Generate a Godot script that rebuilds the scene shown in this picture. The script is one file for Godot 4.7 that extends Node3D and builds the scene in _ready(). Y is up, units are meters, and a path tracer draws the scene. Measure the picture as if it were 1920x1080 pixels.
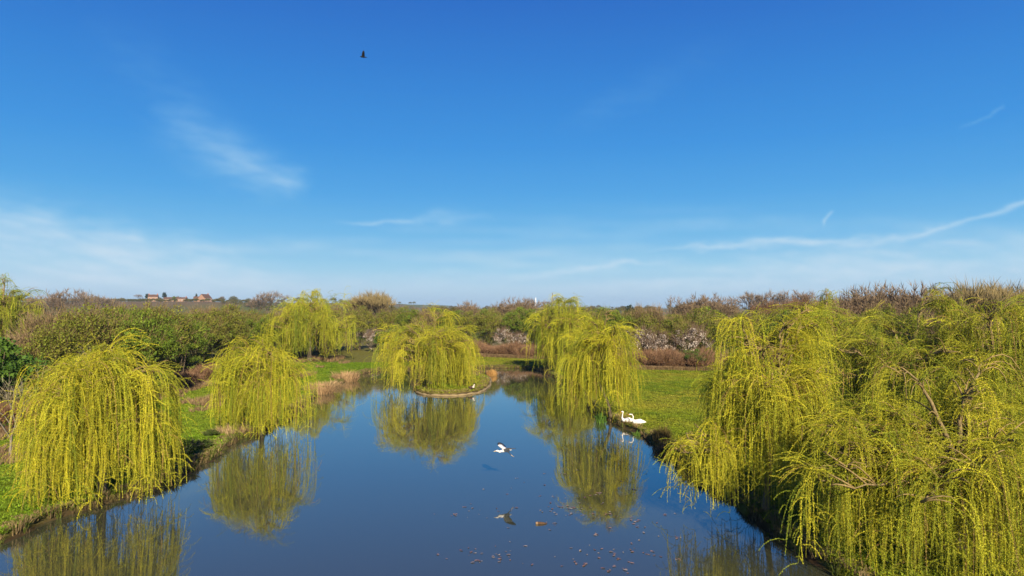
extends Node3D
# A pond among weeping willows seen from about nine metres up, on a clear spring day.

const EYE := Vector3(0.0, 9.0, 0.0)
const EXPOSURE := 2.0

# ------------------------------------------------------------------ mesh builder
class MB:
	var v := PackedVector3Array()
	var c := PackedColorArray()
	var ix := PackedInt32Array()

	func tri(a: Vector3, b: Vector3, d: Vector3, col: Color) -> void:
		var n := v.size()
		v.append(a); v.append(b); v.append(d)
		c.append(col); c.append(col); c.append(col)
		ix.append(n); ix.append(n + 1); ix.append(n + 2)

	func quad(a: Vector3, b: Vector3, d: Vector3, e: Vector3, col: Color) -> void:
		var n := v.size()
		v.append(a); v.append(b); v.append(d); v.append(e)
		c.append(col); c.append(col); c.append(col); c.append(col)
		ix.append(n); ix.append(n + 1); ix.append(n + 2)
		ix.append(n); ix.append(n + 2); ix.append(n + 3)

	# a diamond-shaped leaf from its foot to its tip, bent a little along the midrib
	func leaf(foot: Vector3, tip: Vector3, side: Vector3, col: Color) -> void:
		var mid := foot.lerp(tip, 0.45)
		var n := v.size()
		v.append(foot); v.append(mid + side); v.append(tip); v.append(mid - side)
		c.append(col); c.append(col); c.append(col); c.append(col)
		ix.append(n); ix.append(n + 1); ix.append(n + 2)
		ix.append(n); ix.append(n + 2); ix.append(n + 3)

	func tube(path: Array, radii: Array, sides: int, col: Color, cap := true) -> void:
		var base := v.size()
		var count := path.size()
		var u := Vector3.ZERO
		for k in count:
			var p: Vector3 = path[k]
			var nxt: Vector3 = path[mini(k + 1, count - 1)]
			var prv: Vector3 = path[maxi(k - 1, 0)]
			var t := (nxt - prv).normalized()
			if k == 0:
				u = t.cross(Vector3(0.3, 0.1, 0.95)).normalized()
			u = (u - t * u.dot(t)).normalized()
			var w := t.cross(u)
			var r: float = radii[k]
			for s in sides:
				var a := TAU * s / sides
				v.append(p + (u * cos(a) + w * sin(a)) * r)
				c.append(col)
		for k in count - 1:
			for s in sides:
				var a0 := base + k * sides + s
				var a1 := base + k * sides + (s + 1) % sides
				ix.append(a0); ix.append(a0 + sides); ix.append(a1)
				ix.append(a1); ix.append(a0 + sides); ix.append(a1 + sides)
		if cap:
			var tip := v.size()
			v.append(path[count - 1]); c.append(col)
			for s in sides:
				ix.append(base + (count - 1) * sides + s); ix.append(tip); ix.append(base + (count - 1) * sides + (s + 1) % sides)
			var foot := v.size()
			v.append(path[0]); c.append(col)
			for s in sides:
				ix.append(base + s); ix.append(base + (s + 1) % sides); ix.append(foot)

	func box(lo: Vector3, hi: Vector3, col: Color) -> void:
		var p := []
		for k in 8:
			p.append(Vector3(hi.x if k & 1 else lo.x, hi.y if k & 2 else lo.y, hi.z if k & 4 else lo.z))
		for f in [[0, 2, 3, 1], [4, 5, 7, 6], [0, 4, 6, 2], [1, 3, 7, 5], [0, 1, 5, 4], [2, 6, 7, 3]]:
			quad(p[f[0]], p[f[1]], p[f[2]], p[f[3]], col)

	func mesh(smooth := false) -> ArrayMesh:
		var a := []
		a.resize(Mesh.ARRAY_MAX)
		a[Mesh.ARRAY_VERTEX] = v
		a[Mesh.ARRAY_COLOR] = c
		a[Mesh.ARRAY_INDEX] = ix
		var m := ArrayMesh.new()
		m.add_surface_from_arrays(Mesh.PRIMITIVE_TRIANGLES, a)
		if not smooth:
			return m
		var st := SurfaceTool.new()
		st.create_from(m, 0)
		st.generate_normals()
		return st.commit()

# ------------------------------------------------------------------ nodes
var taken := {}
var mats := {}
var water_normal: Texture2D

func numbered(called: String) -> String:
	var k: int = taken.get(called, 0)
	taken[called] = k + 1
	return called if k == 0 else "%s_%03d" % [called, k]

func tag(o: Node3D, label: String, category: String, group := "") -> Node3D:
	o.set_meta("label", label)
	o.set_meta("category", category)
	if group != "":
		o.set_meta("group", group)
	return o

func thing(called: String, label: String, category: String, at: Vector3, turn := 0.0, group := "") -> Node3D:
	var o := Node3D.new()
	o.name = numbered(called)
	add_child(o)
	o.position = at
	o.rotation.y = turn
	return tag(o, label, category, group)

func part(called: String, m: Mesh, material: Material, parent: Node3D) -> MeshInstance3D:
	var o := MeshInstance3D.new()
	o.name = called
	o.mesh = m
	o.material_override = material
	parent.add_child(o, true)
	return o

func single(called: String, m: Mesh, material: Material) -> MeshInstance3D:
	var o := MeshInstance3D.new()
	o.name = numbered(called)
	o.mesh = m
	o.material_override = material
	add_child(o)
	return o

func copies(called: String, m: Mesh, material: Material, buf: PackedFloat32Array, parent: Node3D) -> MultiMeshInstance3D:
	var mm := MultiMesh.new()
	mm.transform_format = MultiMesh.TRANSFORM_3D
	mm.use_colors = true
	mm.mesh = m
	mm.instance_count = buf.size() / 16
	mm.buffer = buf
	var o := MultiMeshInstance3D.new()
	o.name = called
	o.multimesh = mm
	o.material_override = material
	parent.add_child(o, true)
	o.set_meta("kind", "stuff")
	return o

func put(buf: PackedFloat32Array, b: Basis, p: Vector3, col: Color) -> void:
	buf.append(b.x.x); buf.append(b.y.x); buf.append(b.z.x); buf.append(p.x)
	buf.append(b.x.y); buf.append(b.y.y); buf.append(b.z.y); buf.append(p.y)
	buf.append(b.x.z); buf.append(b.y.z); buf.append(b.z.z); buf.append(p.z)
	buf.append(col.r); buf.append(col.g); buf.append(col.b); buf.append(1.0)

# ------------------------------------------------------------------ materials
func noise_tex(freq: float, seed_: int, lo: Color, hi: Color, size := 512, octaves := 4) -> NoiseTexture2D:
	var n := FastNoiseLite.new()
	n.seed = seed_
	n.frequency = freq
	n.fractal_octaves = octaves
	var t := NoiseTexture2D.new()
	t.width = size
	t.height = size
	t.seamless = true
	t.noise = n
	var g := Gradient.new()
	g.set_color(0, lo)
	g.set_color(1, hi)
	t.color_ramp = g
	return t

func leafy(backlight: float, rough := 0.6, spec := 0.3) -> StandardMaterial3D:
	var m := StandardMaterial3D.new()
	m.vertex_color_use_as_albedo = true
	m.roughness = rough
	m.metallic_specular = spec
	if backlight > 0.0:
		m.backlight_enabled = true
		m.backlight = Color(backlight, backlight, backlight * 0.6)
	m.cull_mode = BaseMaterial3D.CULL_DISABLED
	return m

func plain(col: Color, rough := 0.8) -> StandardMaterial3D:
	var m := StandardMaterial3D.new()
	m.albedo_color = col.linear_to_srgb()
	m.roughness = rough
	return m

func make_materials() -> void:
	mats.leaf = leafy(0.5)
	mats.shrub = leafy(0.5, 0.65)
	mats.twig = leafy(0.0, 0.85, 0.2)
	mats.grass = leafy(0.4, 0.7, 0.2)
	mats.petal = leafy(0.4, 0.7)
	mats.feather = leafy(0.0, 0.75, 0.25)
	var bark := StandardMaterial3D.new()
	bark.vertex_color_use_as_albedo = true
	bark.albedo_texture = noise_tex(0.03, 11, Color(0.55, 0.53, 0.5), Color(1, 1, 1), 256)
	bark.uv1_triplanar = true
	bark.uv1_scale = Vector3(2.2, 0.7, 2.2)
	bark.roughness = 0.9
	mats.bark = bark
	var ground := StandardMaterial3D.new()
	ground.vertex_color_use_as_albedo = true
	ground.albedo_texture = noise_tex(0.02, 21, Color(0.62, 0.6, 0.55), Color(1, 1, 1), 1024, 5)
	ground.uv1_triplanar = true
	ground.uv1_world_triplanar = true
	ground.uv1_scale = Vector3(0.09, 0.09, 0.09)
	ground.roughness = 0.95
	ground.metallic_specular = 0.15
	mats.ground = ground
	var water := StandardMaterial3D.new()
	water.albedo_color = Color(0.040, 0.043, 0.025).linear_to_srgb()
	water.roughness = 0.07
	water.roughness_texture = noise_tex(0.006, 31, Color(0.2, 0.2, 0.2), Color(1, 1, 1), 512, 4)
	water.metallic_specular = 0.7
	water.clearcoat_enabled = true
	water.clearcoat = 0.35
	water.clearcoat_roughness = 0.02
	var rn := FastNoiseLite.new()
	rn.seed = 5
	rn.frequency = 0.012
	rn.fractal_octaves = 3
	var rt := NoiseTexture2D.new()
	rt.width = 1024
	rt.height = 1024
	rt.seamless = true
	rt.noise = rn
	rt.as_normal_map = true
	rt.bump_strength = 2.0
	water.normal_enabled = true
	water.normal_texture = rt
	water.normal_scale = 0.025
	water.uv1_triplanar = true
	water.uv1_world_triplanar = true
	water.uv1_scale = Vector3(0.12, 0.12, 0.12)
	mats.water = water

# ------------------------------------------------------------------ sky
func sky_texture() -> ImageTexture:
	var w := 3072
	var h := 1536
	# colour of clear air by elevation in degrees (as seen, before exposure)
	var stops := [[0.0, Color8(166, 196, 222)], [0.7, Color8(172, 201, 225)], [1.5, Color8(184, 212, 233)], [3.2, Color8(160, 208, 236)],
		[6.0, Color8(118, 187, 234)], [9.0, Color8(88, 168, 230)], [13.0, Color8(68, 150, 224)], [18.0, Color8(57, 133, 214)], [24.0, Color8(48, 112, 200)], [40.0, Color8(38, 94, 182)], [90.0, Color8(30, 76, 160)]]
	var lo_w := 768
	var lo_h := 384
	var low := Image.create(lo_w, lo_h, false, Image.FORMAT_RGBAF)
	var cn := FastNoiseLite.new()
	cn.seed = 8
	cn.frequency = 1.0
	cn.fractal_octaves = 5
	for y in lo_h:
		var el := 90.0 - (y + 0.5) / lo_h * 180.0
		var col: Color = stops[0][1]
		for k in stops.size() - 1:
			if el >= stops[k][0] and el <= stops[k + 1][0]:
				var t: float = (el - stops[k][0]) / (stops[k + 1][0] - stops[k][0])
				var ca: Color = stops[k][1]
				col = ca.lerp(stops[k + 1][1], t)
		for x in lo_w:
			var out := col
			if el > 0.0:
				var az := (x + 0.5) / lo_w * TAU - PI
				var e := deg_to_rad(el)
				var d := Vector3(sin(az) * cos(e), sin(e), -cos(az) * cos(e))
				# high thin cirrus on a flat layer overhead: the layer is met far out near the horizon
				var reach := 1.0 / (d.y + 0.09)
				var q := Vector3(d.x * reach * 0.30 + 3.0, d.z * reach * 0.85, 0.0)
				var a := clampf(cn.get_noise_3dv(q * 1.1) * 1.2 + 0.10, 0.0, 1.0)
				var b := clampf(cn.get_noise_3dv(q * Vector3(3.5, 6.0, 1.0) + Vector3(9, 4, 2)) * 0.8 + 0.55, 0.0, 1.0)
				var cover := a * b * 0.75 * smoothstep(0.4, 2.0, el) * (1.0 - smoothstep(4.0, 9.5, el))
				out = col.lerp(Color8(205, 224, 240), cover)
			low.set_pixel(x, y, out)
	low.resize(w, h, Image.INTERPOLATE_CUBIC)
	# separate wisps and vapour trails, as [azimuth, elevation, half width in degrees, strength] along a line
	var wisps := [
		[[[-27.3, 14.8, 0.7, 0.0], [-25.6, 13.2, 1.5, 0.18], [-23.0, 11.9, 1.6, 0.32], [-20.5, 10.7, 1.3, 0.42], [-17.5, 9.7, 1.0, 0.38], [-15.6, 9.2, 0.6, 0.0]], 0.55],
		[[[-40.0, 7.2, 0.6, 0.30], [-36.0, 6.3, 0.7, 0.36], [-30.0, 4.7, 1.2, 0.42], [-24.0, 3.6, 1.3, 0.36], [-19.0, 2.1, 1.0, 0.12]], 0.8],
		[[[-36.0, 4.2, 1.6, 0.5], [-30.0, 3.2, 1.5, 0.5], [-24.0, 2.2, 1.2, 0.4], [-15.0, 1.6, 0.8, 0.1]], 0.6],
		[[[-14.8, 6.7, 0.1, 0.0], [-12.0, 6.8, 0.18, 0.40], [-9.0, 6.95, 0.28, 0.46], [-5.0, 7.4, 0.5, 0.30], [-1.0, 7.3, 0.3, 0.0]], 0.5],
		[[[-2.0, 2.0, 0.2, 0.0], [4.0, 2.9, 0.25, 0.40], [9.0, 3.6, 0.22, 0.50], [13.5, 3.95, 0.15, 0.1]], 0.5],
		[[[10.0, 4.6, 0.12, 0.0], [15.0, 4.8, 0.22, 0.48], [21.0, 4.95, 0.28, 0.62], [27.0, 4.8, 0.26, 0.5], [31.5, 5.5, 0.2, 0.25]], 0.5],
		[[[29.0, 4.9, 0.1, 0.1], [31.0, 5.4, 0.12, 0.4], [33.5, 6.1, 0.13, 0.55], [36.0, 6.9, 0.14, 0.58], [40.0, 8.2, 0.2, 0.5]], 0.25],
		[[[12.0, 3.0, 0.3, 0.0], [20.0, 3.6, 0.6, 0.25], [28.0, 4.0, 0.7, 0.32], [37.0, 4.3, 0.7, 0.36]], 0.8],
		[[[2.0, 1.6, 0.25, 0.0], [12.0, 2.0, 0.4, 0.25], [24.0, 2.5, 0.5, 0.35], [37.0, 3.0, 0.5, 0.35]], 0.8],
		[[[23.9, 5.9, 0.03, 0.2], [23.95, 6.5, 0.09, 0.6], [24.5, 7.1, 0.08, 0.5]], 0.1],
		[[[32.2, 12.2, 0.05, 0.0], [33.5, 12.6, 0.07, 0.22], [35.1, 13.3, 0.07, 0.18]], 0.3],
		[[[-32.0, 20.0, 1.2, 0.0], [-28.0, 17.2, 1.6, 0.06], [-25.0, 14.5, 1.4, 0.06], [-22.0, 12.0, 1.0, 0.0]], 0.9],
		[[[3.0, 14.0, 0.6, 0.0], [8.0, 16.0, 0.9, 0.06], [15.0, 19.0, 1.0, 0.03], [19.0, 20.5, 0.8, 0.0]], 0.9],
	]
	var white := Color8(214, 229, 243)
	for wi in wisps:
		var line: Array = wi[0]
		var rough: float = wi[1]
		var box := Rect2(line[0][0], line[0][1], 0, 0)
		var wide := 0.0
		for q in line:
			box = box.expand(Vector2(q[0], q[1]))
			wide = maxf(wide, q[2])
		box = box.grow(wide * 2.6 + rough * 0.6)
		for x in range(int(box.position.x / 360.0 * w), int(box.end.x / 360.0 * w) + 1):
			for y in range(int((90.0 - box.end.y) / 180.0 * h), int((90.0 - box.position.y) / 180.0 * h) + 1):
				var p := Vector2((x + 0.5) / w * 360.0, 90.0 - (y + 0.5) / h * 180.0)
				var q := p + Vector2(cn.get_noise_3d(p.x * 0.3, p.y * 0.5, 9.0), cn.get_noise_3d(p.x * 0.30, p.y * 0.8, 3.0)) * rough
				var best := 9.0
				var s := 0.0
				for k in line.size() - 1:
					var a := Vector2(line[k][0], line[k][1])
					var ab := Vector2(line[k + 1][0], line[k + 1][1]) - a
					var t := clampf((q - a).dot(ab) / ab.length_squared(), 0.0, 1.0)
					var d := (q - a - ab * t).length() / lerpf(line[k][2], line[k + 1][2], t)
					if d < best:
						best = d
						s = lerpf(line[k][3], line[k + 1][3], t)
				if best > 2.6:
					continue
				s *= exp(-best * best * 0.8)
				s *= clampf(0.85 + rough * 1.1 * cn.get_noise_3d(p.x * 0.28 + p.y * 0.4, p.y * 0.9, 7.0), 0.0, 1.4)
				if s < 0.003:
					continue
				var xx := posmod(x + w / 2, w)
				low.set_pixel(xx, y, low.get_pixel(xx, y).lerp(white, minf(s, 1.0)))
	# stored so that the exposed picture shows these colours
	var bytes := Image.create(w, h, false, Image.FORMAT_RGBA8)
	var table := PackedFloat32Array()
	for k in 1025:
		var c := Color(k / 1024.0, 0, 0).srgb_to_linear()
		table.append(Color(c.r / EXPOSURE, 0, 0).linear_to_srgb().r)
	for y in h / 2 + 2:
		for x in w:
			var c := low.get_pixel(x, y)
			bytes.set_pixel(x, y, Color(table[int(clampf(c.r, 0, 1) * 1024)], table[int(clampf(c.g, 0, 1) * 1024)], table[int(clampf(c.b, 0, 1) * 1024)]))
	bytes.fill_rect(Rect2i(0, h / 2 + 2, w, h / 2 - 2), Color8(70, 78, 50))
	return ImageTexture.create_from_image(bytes)

# ------------------------------------------------------------------ land
const SHORE := [[-20.5, 14.0], [-20.6, -8.0], [-20.3, -20.0], [-19.8, -27.2], [-19.3, -30.7], [-17.7, -35.3], [-17.5, -37.5], [-18.2, -42.9], [-18.6, -48.1], [-17.7, -50.8], [-18.3, -57.0], [-19.3, -65.3], [-19.9, -71.2], [-20.5, -80.9], [-20.8, -91.5], [-20.0, -99.5], [-16.5, -105.0], [-11.0, -107.0],
	[-4.4, -106.0], [0.0, -106.0], [3.2, -104.3], [4.9, -98.0], [5.8, -88.0], [6.5, -76.0], [6.9, -66.0], [7.1, -60.0], [7.7, -56.0], [9.0, -50.4], [9.7, -47.5], [9.7, -43.7], [9.3, -39.4], [9.8, -34.8], [10.4, -29.9], [10.6, -27.5], [10.8, -24.0], [11.2, -15.0], [11.4, 14.0]]
const SX0 := -52.0
const SZ0 := -136.0
const SNX := 105
const SNZ := 156
var shore_field := PackedFloat32Array()
var hills: FastNoiseLite
var small: FastNoiseLite

func make_shore() -> void:
	var poly := PackedVector2Array()
	for p in SHORE:
		poly.append(Vector2(p[0], p[1]))
	shore_field.resize(SNX * SNZ)
	for j in SNZ:
		for i in SNX:
			var p := Vector2(SX0 + i, SZ0 + j)
			var best := 1e9
			for k in poly.size():
				var a := poly[k]
				var ab := poly[(k + 1) % poly.size()] - a
				var t := clampf((p - a).dot(ab) / ab.length_squared(), 0.0, 1.0)
				best = minf(best, (p - a - ab * t).length_squared())
			best = sqrt(best)
			shore_field[j * SNX + i] = -best if Geometry2D.is_point_in_polygon(p, poly) else best

# metres from the water's edge, more than 0 on land
func shore_only(x: float, z: float) -> float:
	var fx := x - SX0
	var fz := z - SZ0
	if fx < 0.0 or fz < 0.0 or fx >= SNX - 1.001 or fz >= SNZ - 1.001:
		return 30.0
	var i := int(fx)
	var j := int(fz)
	fx -= i
	fz -= j
	var o := j * SNX + i
	return lerpf(lerpf(shore_field[o], shore_field[o + 1], fx), lerpf(shore_field[o + SNX], shore_field[o + SNX + 1], fx), fz)

func island(x: float, z: float) -> float:
	var q := Vector2((x + 6.9) / 4.3, (z + 84.6) / 12.0)
	var l := pow(pow(absf(q.x), 2.6) + pow(absf(q.y), 2.6), 1.0 / 2.6)
	if l > 1.6:
		return -5.0
	return (1.0 - l) * 4.3 / (0.4 + 0.6 * absf(q.x) / maxf(l, 0.01) + 0.35 * absf(q.y) / maxf(l, 0.01))

func land(x: float, z: float) -> float:
	var s := shore_only(x, z)
	if s < 12.0:
		s += small.get_noise_2d(x * 1.2, z * 1.2) * 0.55 + small.get_noise_2d(x * 5.0, z * 5.0) * 0.16
	return maxf(s, island(x, z))

func height_at(x: float, z: float) -> float:
	var l := land(x, z)
	var h := -0.9 + 0.9 * smoothstep(-2.4, -0.15, l) * 0.85 + smoothstep(-0.25, 0.28, l) * 0.42 + smoothstep(0.2, 2.5, l) * 0.12
	if l > 0.3:
		h += small.get_noise_2d(x * 0.5, z * 0.5) * 0.10 * smoothstep(0.3, 4.0, l)
	if absf(x) > 60.0 or z < -150.0:
		var far := smoothstep(300.0, 880.0, -z)
		h += 17.0 * far * (1.0 - smoothstep(-360.0, -230.0, x)) + 9.0 * smoothstep(900.0, 2200.0, -z) * (0.7 + 0.5 * hills.get_noise_2d(x * 0.3, z * 0.3))
	return h

func lines(fine0: float, fine1: float, step: float, far0: float, far1: float) -> PackedFloat32Array:
	var out := PackedFloat32Array()
	var low := []
	var p := fine0
	var s := step
	while p > far0:
		s *= 1.16
		p -= s
		low.append(p)
	low.reverse()
	for q in low:
		out.append(q)
	var n := int(round((fine1 - fine0) / step))
	for k in n + 1:
		out.append(fine0 + k * step)
	p = fine1
	s = step
	while p < far1:
		s *= 1.16
		p += s
		out.append(p)
	return out

func make_ground() -> void:
	var xs := lines(-44.0, 40.0, 0.36, -3500.0, 3500.0)
	var zs := lines(-112.0, -20.0, 0.36, -3800.0, 400.0)
	var mb := MB.new()
	var nx := xs.size()
	for z in zs:
		for x in xs:
			mb.v.append(Vector3(x, height_at(x, z), z))
			var l := land(x, z)
			var g := small.get_noise_2d(x * 0.9, z * 0.9)
			var g2 := hills.get_noise_2d(x * 3.0, z * 3.0)
			var col := Color(0.185, 0.210, 0.018).lerp(Color(0.250, 0.235, 0.034), clampf(0.5 + g * 1.1, 0, 1))
			col = col.lerp(Color(0.125, 0.180, 0.014), clampf(g2 * 1.3, 0, 1))
			if x < -12.0:
				col = col.lerp(Color(0.115, 0.205, 0.014), 0.6)
			var dry := clampf(1.0 - absf(l - 0.45) / 0.55 + g * 1.2, 0.0, 1.0) * 0.6
			if x < -24.0:
				dry = maxf(dry, clampf((-x - 34.0) / 6.0 + g * 1.5, 0, 1) * 0.7)
			if z < -98.0:
				dry = maxf(dry, clampf((-z - 101.0) / 6.0 + g * 2.0, 0, 1) * 0.5)
			col = col.lerp(Color(0.235, 0.175, 0.085), dry)
			if l < 0.14:
				col = Color(0.060, 0.042, 0.026).lerp(Color(0.10, 0.075, 0.04), clampf(0.5 + g, 0, 1))
			if absf(x) > 70.0 or z < -160.0:
				var f := hills.get_noise_2d(roundf(x / 90.0) * 37.0, roundf(z / 130.0) * 53.0)
				col = Color(0.14, 0.17, 0.05) if f > 0.0 else (Color(0.21, 0.16, 0.095) if f < -0.2 else Color(0.17, 0.16, 0.07))
			mb.c.append(col)
	for j in zs.size() - 1:
		for i in nx - 1:
			var a := j * nx + i
			mb.ix.append(a); mb.ix.append(a + 1); mb.ix.append(a + nx)
			mb.ix.append(a + 1); mb.ix.append(a + nx + 1); mb.ix.append(a + nx)
	var o := single("ground", mb.mesh(true), mats.ground)
	o.set_meta("kind", "structure")
	o.set_meta("label", "grassy banks and fields around the pond")

func make_water() -> void:
	var mb := MB.new()
	mb.quad(Vector3(-26, 0, 14), Vector3(-26, 0, -110), Vector3(16, 0, -110), Vector3(16, 0, 14), Color(1, 1, 1))
	var o := single("pond_water", mb.mesh(true), mats.water)
	o.set_meta("kind", "structure")
	o.set_meta("label", "still murky pond water mirroring the blue sky")

# ------------------------------------------------------------------ willows
func twig_mesh(leaves: int, seed_: int) -> ArrayMesh:
	var rng := RandomNumberGenerator.new()
	rng.seed = seed_
	var mb := MB.new()
	mb.tube([Vector3.ZERO, Vector3(0.02, 0.5, 0.01), Vector3(0, 1.02, 0)], [0.011, 0.010, 0.009], 3, Color(1.0, 0.72, 0.75), false)
	for k in leaves:
		var y := (k + rng.randf()) / leaves
		var a := k * 2.4 + rng.randf() * 0.8
		var out := Vector3(cos(a), 0, sin(a))
		var lean := rng.randf_range(0.2, 0.85)
		var dir := (Vector3.UP * cos(lean) + out * sin(lean)).normalized()
		var ln := rng.randf_range(0.11, 0.22)
		var foot := Vector3(0, y, 0) + out * 0.008
		var side := dir.cross(Vector3(rng.randf() - 0.5, rng.randf() - 0.5, rng.randf() - 0.5)).normalized() * ln * rng.randf_range(0.11, 0.17)
		var s := rng.randf_range(0.8, 1.12)
		mb.leaf(foot, foot + dir * ln, side, Color(s * rng.randf_range(0.92, 1.05), s, s * 0.9))
	return mb.mesh()

var twig_fine: ArrayMesh

func bez(a: Vector3, b: Vector3, c: Vector3, d: Vector3, n: int) -> Array:
	var out := []
	for k in n + 1:
		out.append(a.bezier_interpolate(b, c, d, float(k) / n))
	return out

# o: h height, r crown radius, k size of a twig piece in metres, n bunches, end lowest tips above the base, tint, trunk radius,
# tips: extra limb ends [x, y, z] from the base, lean of the trunk
func willow(called: String, label: String, at: Vector3, seed_: int, o: Dictionary) -> Node3D:
	var rng := RandomNumberGenerator.new()
	rng.seed = seed_
	var root := thing(called, label, "tree", at, 0.0, "weeping willows around the pond")
	var h: float = o.h
	var k: float = o.get("k", 0.4)
	var r: float = o.r - 0.25 - k * 1.5
	var tr: float = o.get("trunk", 0.2)
	var lean: Vector3 = o.get("lean", Vector3.ZERO)
	var th: float = h * o.get("fork", 0.34)
	var bark := Color(0.23, 0.185, 0.12)
	var young := Color(0.36, 0.265, 0.10)
	var mb := MB.new()
	var fork := Vector3(lean.x, th, lean.z)
	var bend := Vector3(rng.randf_range(-0.25, 0.25), 0, rng.randf_range(-0.25, 0.25))
	mb.tube(bez(Vector3(0, -0.5, 0), Vector3(0, th * 0.35, 0) + bend, fork * 0.8 - bend, fork, 7), [tr * 1.6, tr * 1.15, tr, tr * 0.95, tr * 0.92, tr * 0.9, tr * 0.88, tr * 0.8], 9, bark)
	part("trunk", mb.mesh(true), mats.bark, root)
	var anchors := []
	var ends := []
	var count: int = int(o.get("limbs", 9) * 1.25)
	var lobes := [[Vector2(rng.randf_range(-0.15, 0.15), rng.randf_range(-0.15, 0.15)) * r, 0.78 * r, h]]
	var turn0 := rng.randf() * TAU
	for i in 3:
		var a := turn0 + TAU * (i + rng.randf_range(-0.25, 0.25)) / 3.0
		lobes.append([Vector2(cos(a), sin(a)) * r * rng.randf_range(0.34, 0.5), r * rng.randf_range(0.42, 0.58), h * rng.randf_range(o.get("lobe", 0.68), 0.95)])
	for i in count:
		var lobe: Array = lobes[i % 4]
		var c: Vector2 = lobe[0]
		var a := TAU * (i * 0.381966 + rng.randf() * 0.12)
		var f := sqrt((i + 0.3 + rng.randf() * 0.5) / count)
		var y: float = lobe[2] * 0.91 * lerpf(1.0, o.get("edge", 0.72) * 0.9, f * f) * rng.randf_range(0.86, 1.0)
		var lr: float = lobe[1]
		ends.append(Vector3(c.x + cos(a) * lr * f + lean.x * 0.6, y, c.y + sin(a) * lr * f + lean.z * 0.6))
	for i in int(count * 0.55):
		# lower boughs round the outside
		var a := TAU * (i + rng.randf() * 0.8) / int(count * 0.55)
		var f := rng.randf_range(0.66, 0.9)
		ends.append(Vector3(cos(a) * r * f + lean.x * 0.6, h * rng.randf_range(0.42, 0.62), sin(a) * r * f + lean.z * 0.6))
	for e in o.get("tips", []):
		ends.append(Vector3(e[0], e[1], e[2]))
	for e: Vector3 in ends:
		var m := MB.new()
		var weight := 1 if rng.randf() < 0.45 else rng.randi_range(1, 3)
		var bare := rng.randf() < 0.12
		var up := Vector3(e.x * 0.22 + fork.x * 0.7, lerpf(th, e.y, 0.62), e.z * 0.22 + fork.z * 0.7)
		var over := Vector3(e.x * 0.7, e.y + (e.y - th) * 0.12, e.z * 0.7)
		var path := bez(fork - Vector3(0, tr * 0.6, 0), up, over, e, 10)
		for q in range(2, 10):
			path[q] += Vector3(rng.randf_range(-1, 1), rng.randf_range(-1, 1), rng.randf_range(-1, 1)) * h * 0.012
		var rad := []
		for q in 11:
			rad.append(lerpf(tr * 0.62, 0.018 + 0.004 * k, pow(q / 10.0, 0.7)))
		m.tube(path, rad, 6, bark.lerp(young, 0.55))
		for q in range(3, 11):
			var d: Vector3 = (path[mini(q + 1, 10)] - path[q - 1]).normalized()
			if q >= 5:
				for z in weight:
					anchors.append([path[q], d, q / 10.0])
			if q >= 4:
				for s in (2 if q % 2 == 0 else 1):
					var turn := rng.randf_range(0.4, 1.25) * (1.0 if rng.randf() < 0.5 else -1.0)
					var sd := d.rotated(Vector3.UP, turn)
					sd.y = rng.randf_range(-0.05, 0.75)
					sd = sd.normalized()
					var ln := minf(r * rng.randf_range(0.18, 0.42), 1.8)
					var p0: Vector3 = path[q]
					var p3 := p0 + sd * ln
					p3.y = minf(p3.y, h * 0.95)
					var flat := Vector2(p3.x - lean.x * 0.6, p3.z - lean.z * 0.6)
					var most := maxf(r * 0.92, Vector2(e.x, e.z).length() * 0.98)
					if flat.length() > most:
						flat = flat.normalized() * most
						p3 = Vector3(flat.x + lean.x * 0.6, p3.y, flat.y + lean.z * 0.6)
					var sub := bez(p0, p0 + sd * ln * 0.4 + Vector3(0, ln * 0.16, 0), p0 + sd * ln * 0.75 + Vector3(0, ln * 0.14, 0), p3 - Vector3(0, ln * 0.12, 0), 5)
					m.tube(sub, [0.042, 0.034, 0.027, 0.02, 0.015, 0.009], 4, young)
					if bare and s == 0:
						continue
					for z in range(1, 6):
						for y in (weight if z >= 3 else 1):
							anchors.append([sub[z], (sub[z] - sub[z - 1]).normalized(), 1.0])
		part("limb", m.mesh(true), mats.bark, root)
	# hanging twigs, in bunches
	var buf := PackedFloat32Array()
	var tint: Color = o.get("tint", Color(0.465, 0.455, 0.03))
	var green: Color = o.get("green", Color(0.20, 0.26, 0.02))
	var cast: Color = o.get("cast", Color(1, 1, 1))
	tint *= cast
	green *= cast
	var low: float = o.get("end", 0.3)
	var bunches: int = o.n
	var long: float = o.get("long", 0.85)
	var tresses := int(bunches / 3.1)
	for i in tresses:
		var an: Array = anchors[rng.randi() % anchors.size()]
		var p0: Vector3 = an[0]
		var d0: Vector3 = an[1]
		var tone := clampf(rng.randfn(0.36, 0.38), 0.0, 1.0)
		var bright := rng.randf_range(0.7, 1.18)
		var sway := Vector3(rng.randf_range(-1, 1), 0, rng.randf_range(-1, 1)) * 0.09
		var out2 := Vector3(p0.x, 0, p0.z)
		var edge := clampf(out2.length() / r, 0.0, 1.0)
		out2 = out2.normalized() if out2.length() > 0.01 else Vector3.RIGHT
		# outer twigs hang as far as the ground or the water, inner and upper ones end sooner
		var drop: float = minf(p0.y - low - absf(rng.randfn(0.0, 0.06)) * h, h * long * rng.randf_range(0.35, 1.15) * (0.5 + 0.7 * edge))
		var wild := 0.5
		if p0.y > h * 0.5 and rng.randf() < o.get("shag", 0.62):
			# short tufts that curl every way over the top of the crown
			drop *= rng.randf_range(0.1, 0.4)
			wild = 1.1
		elif rng.randf() < 0.25:
			drop *= rng.randf_range(0.2, 0.55)
		if rng.randf() < 0.1:
			d0 = (d0 + Vector3(0, 1.1, 0)).normalized()
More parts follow.
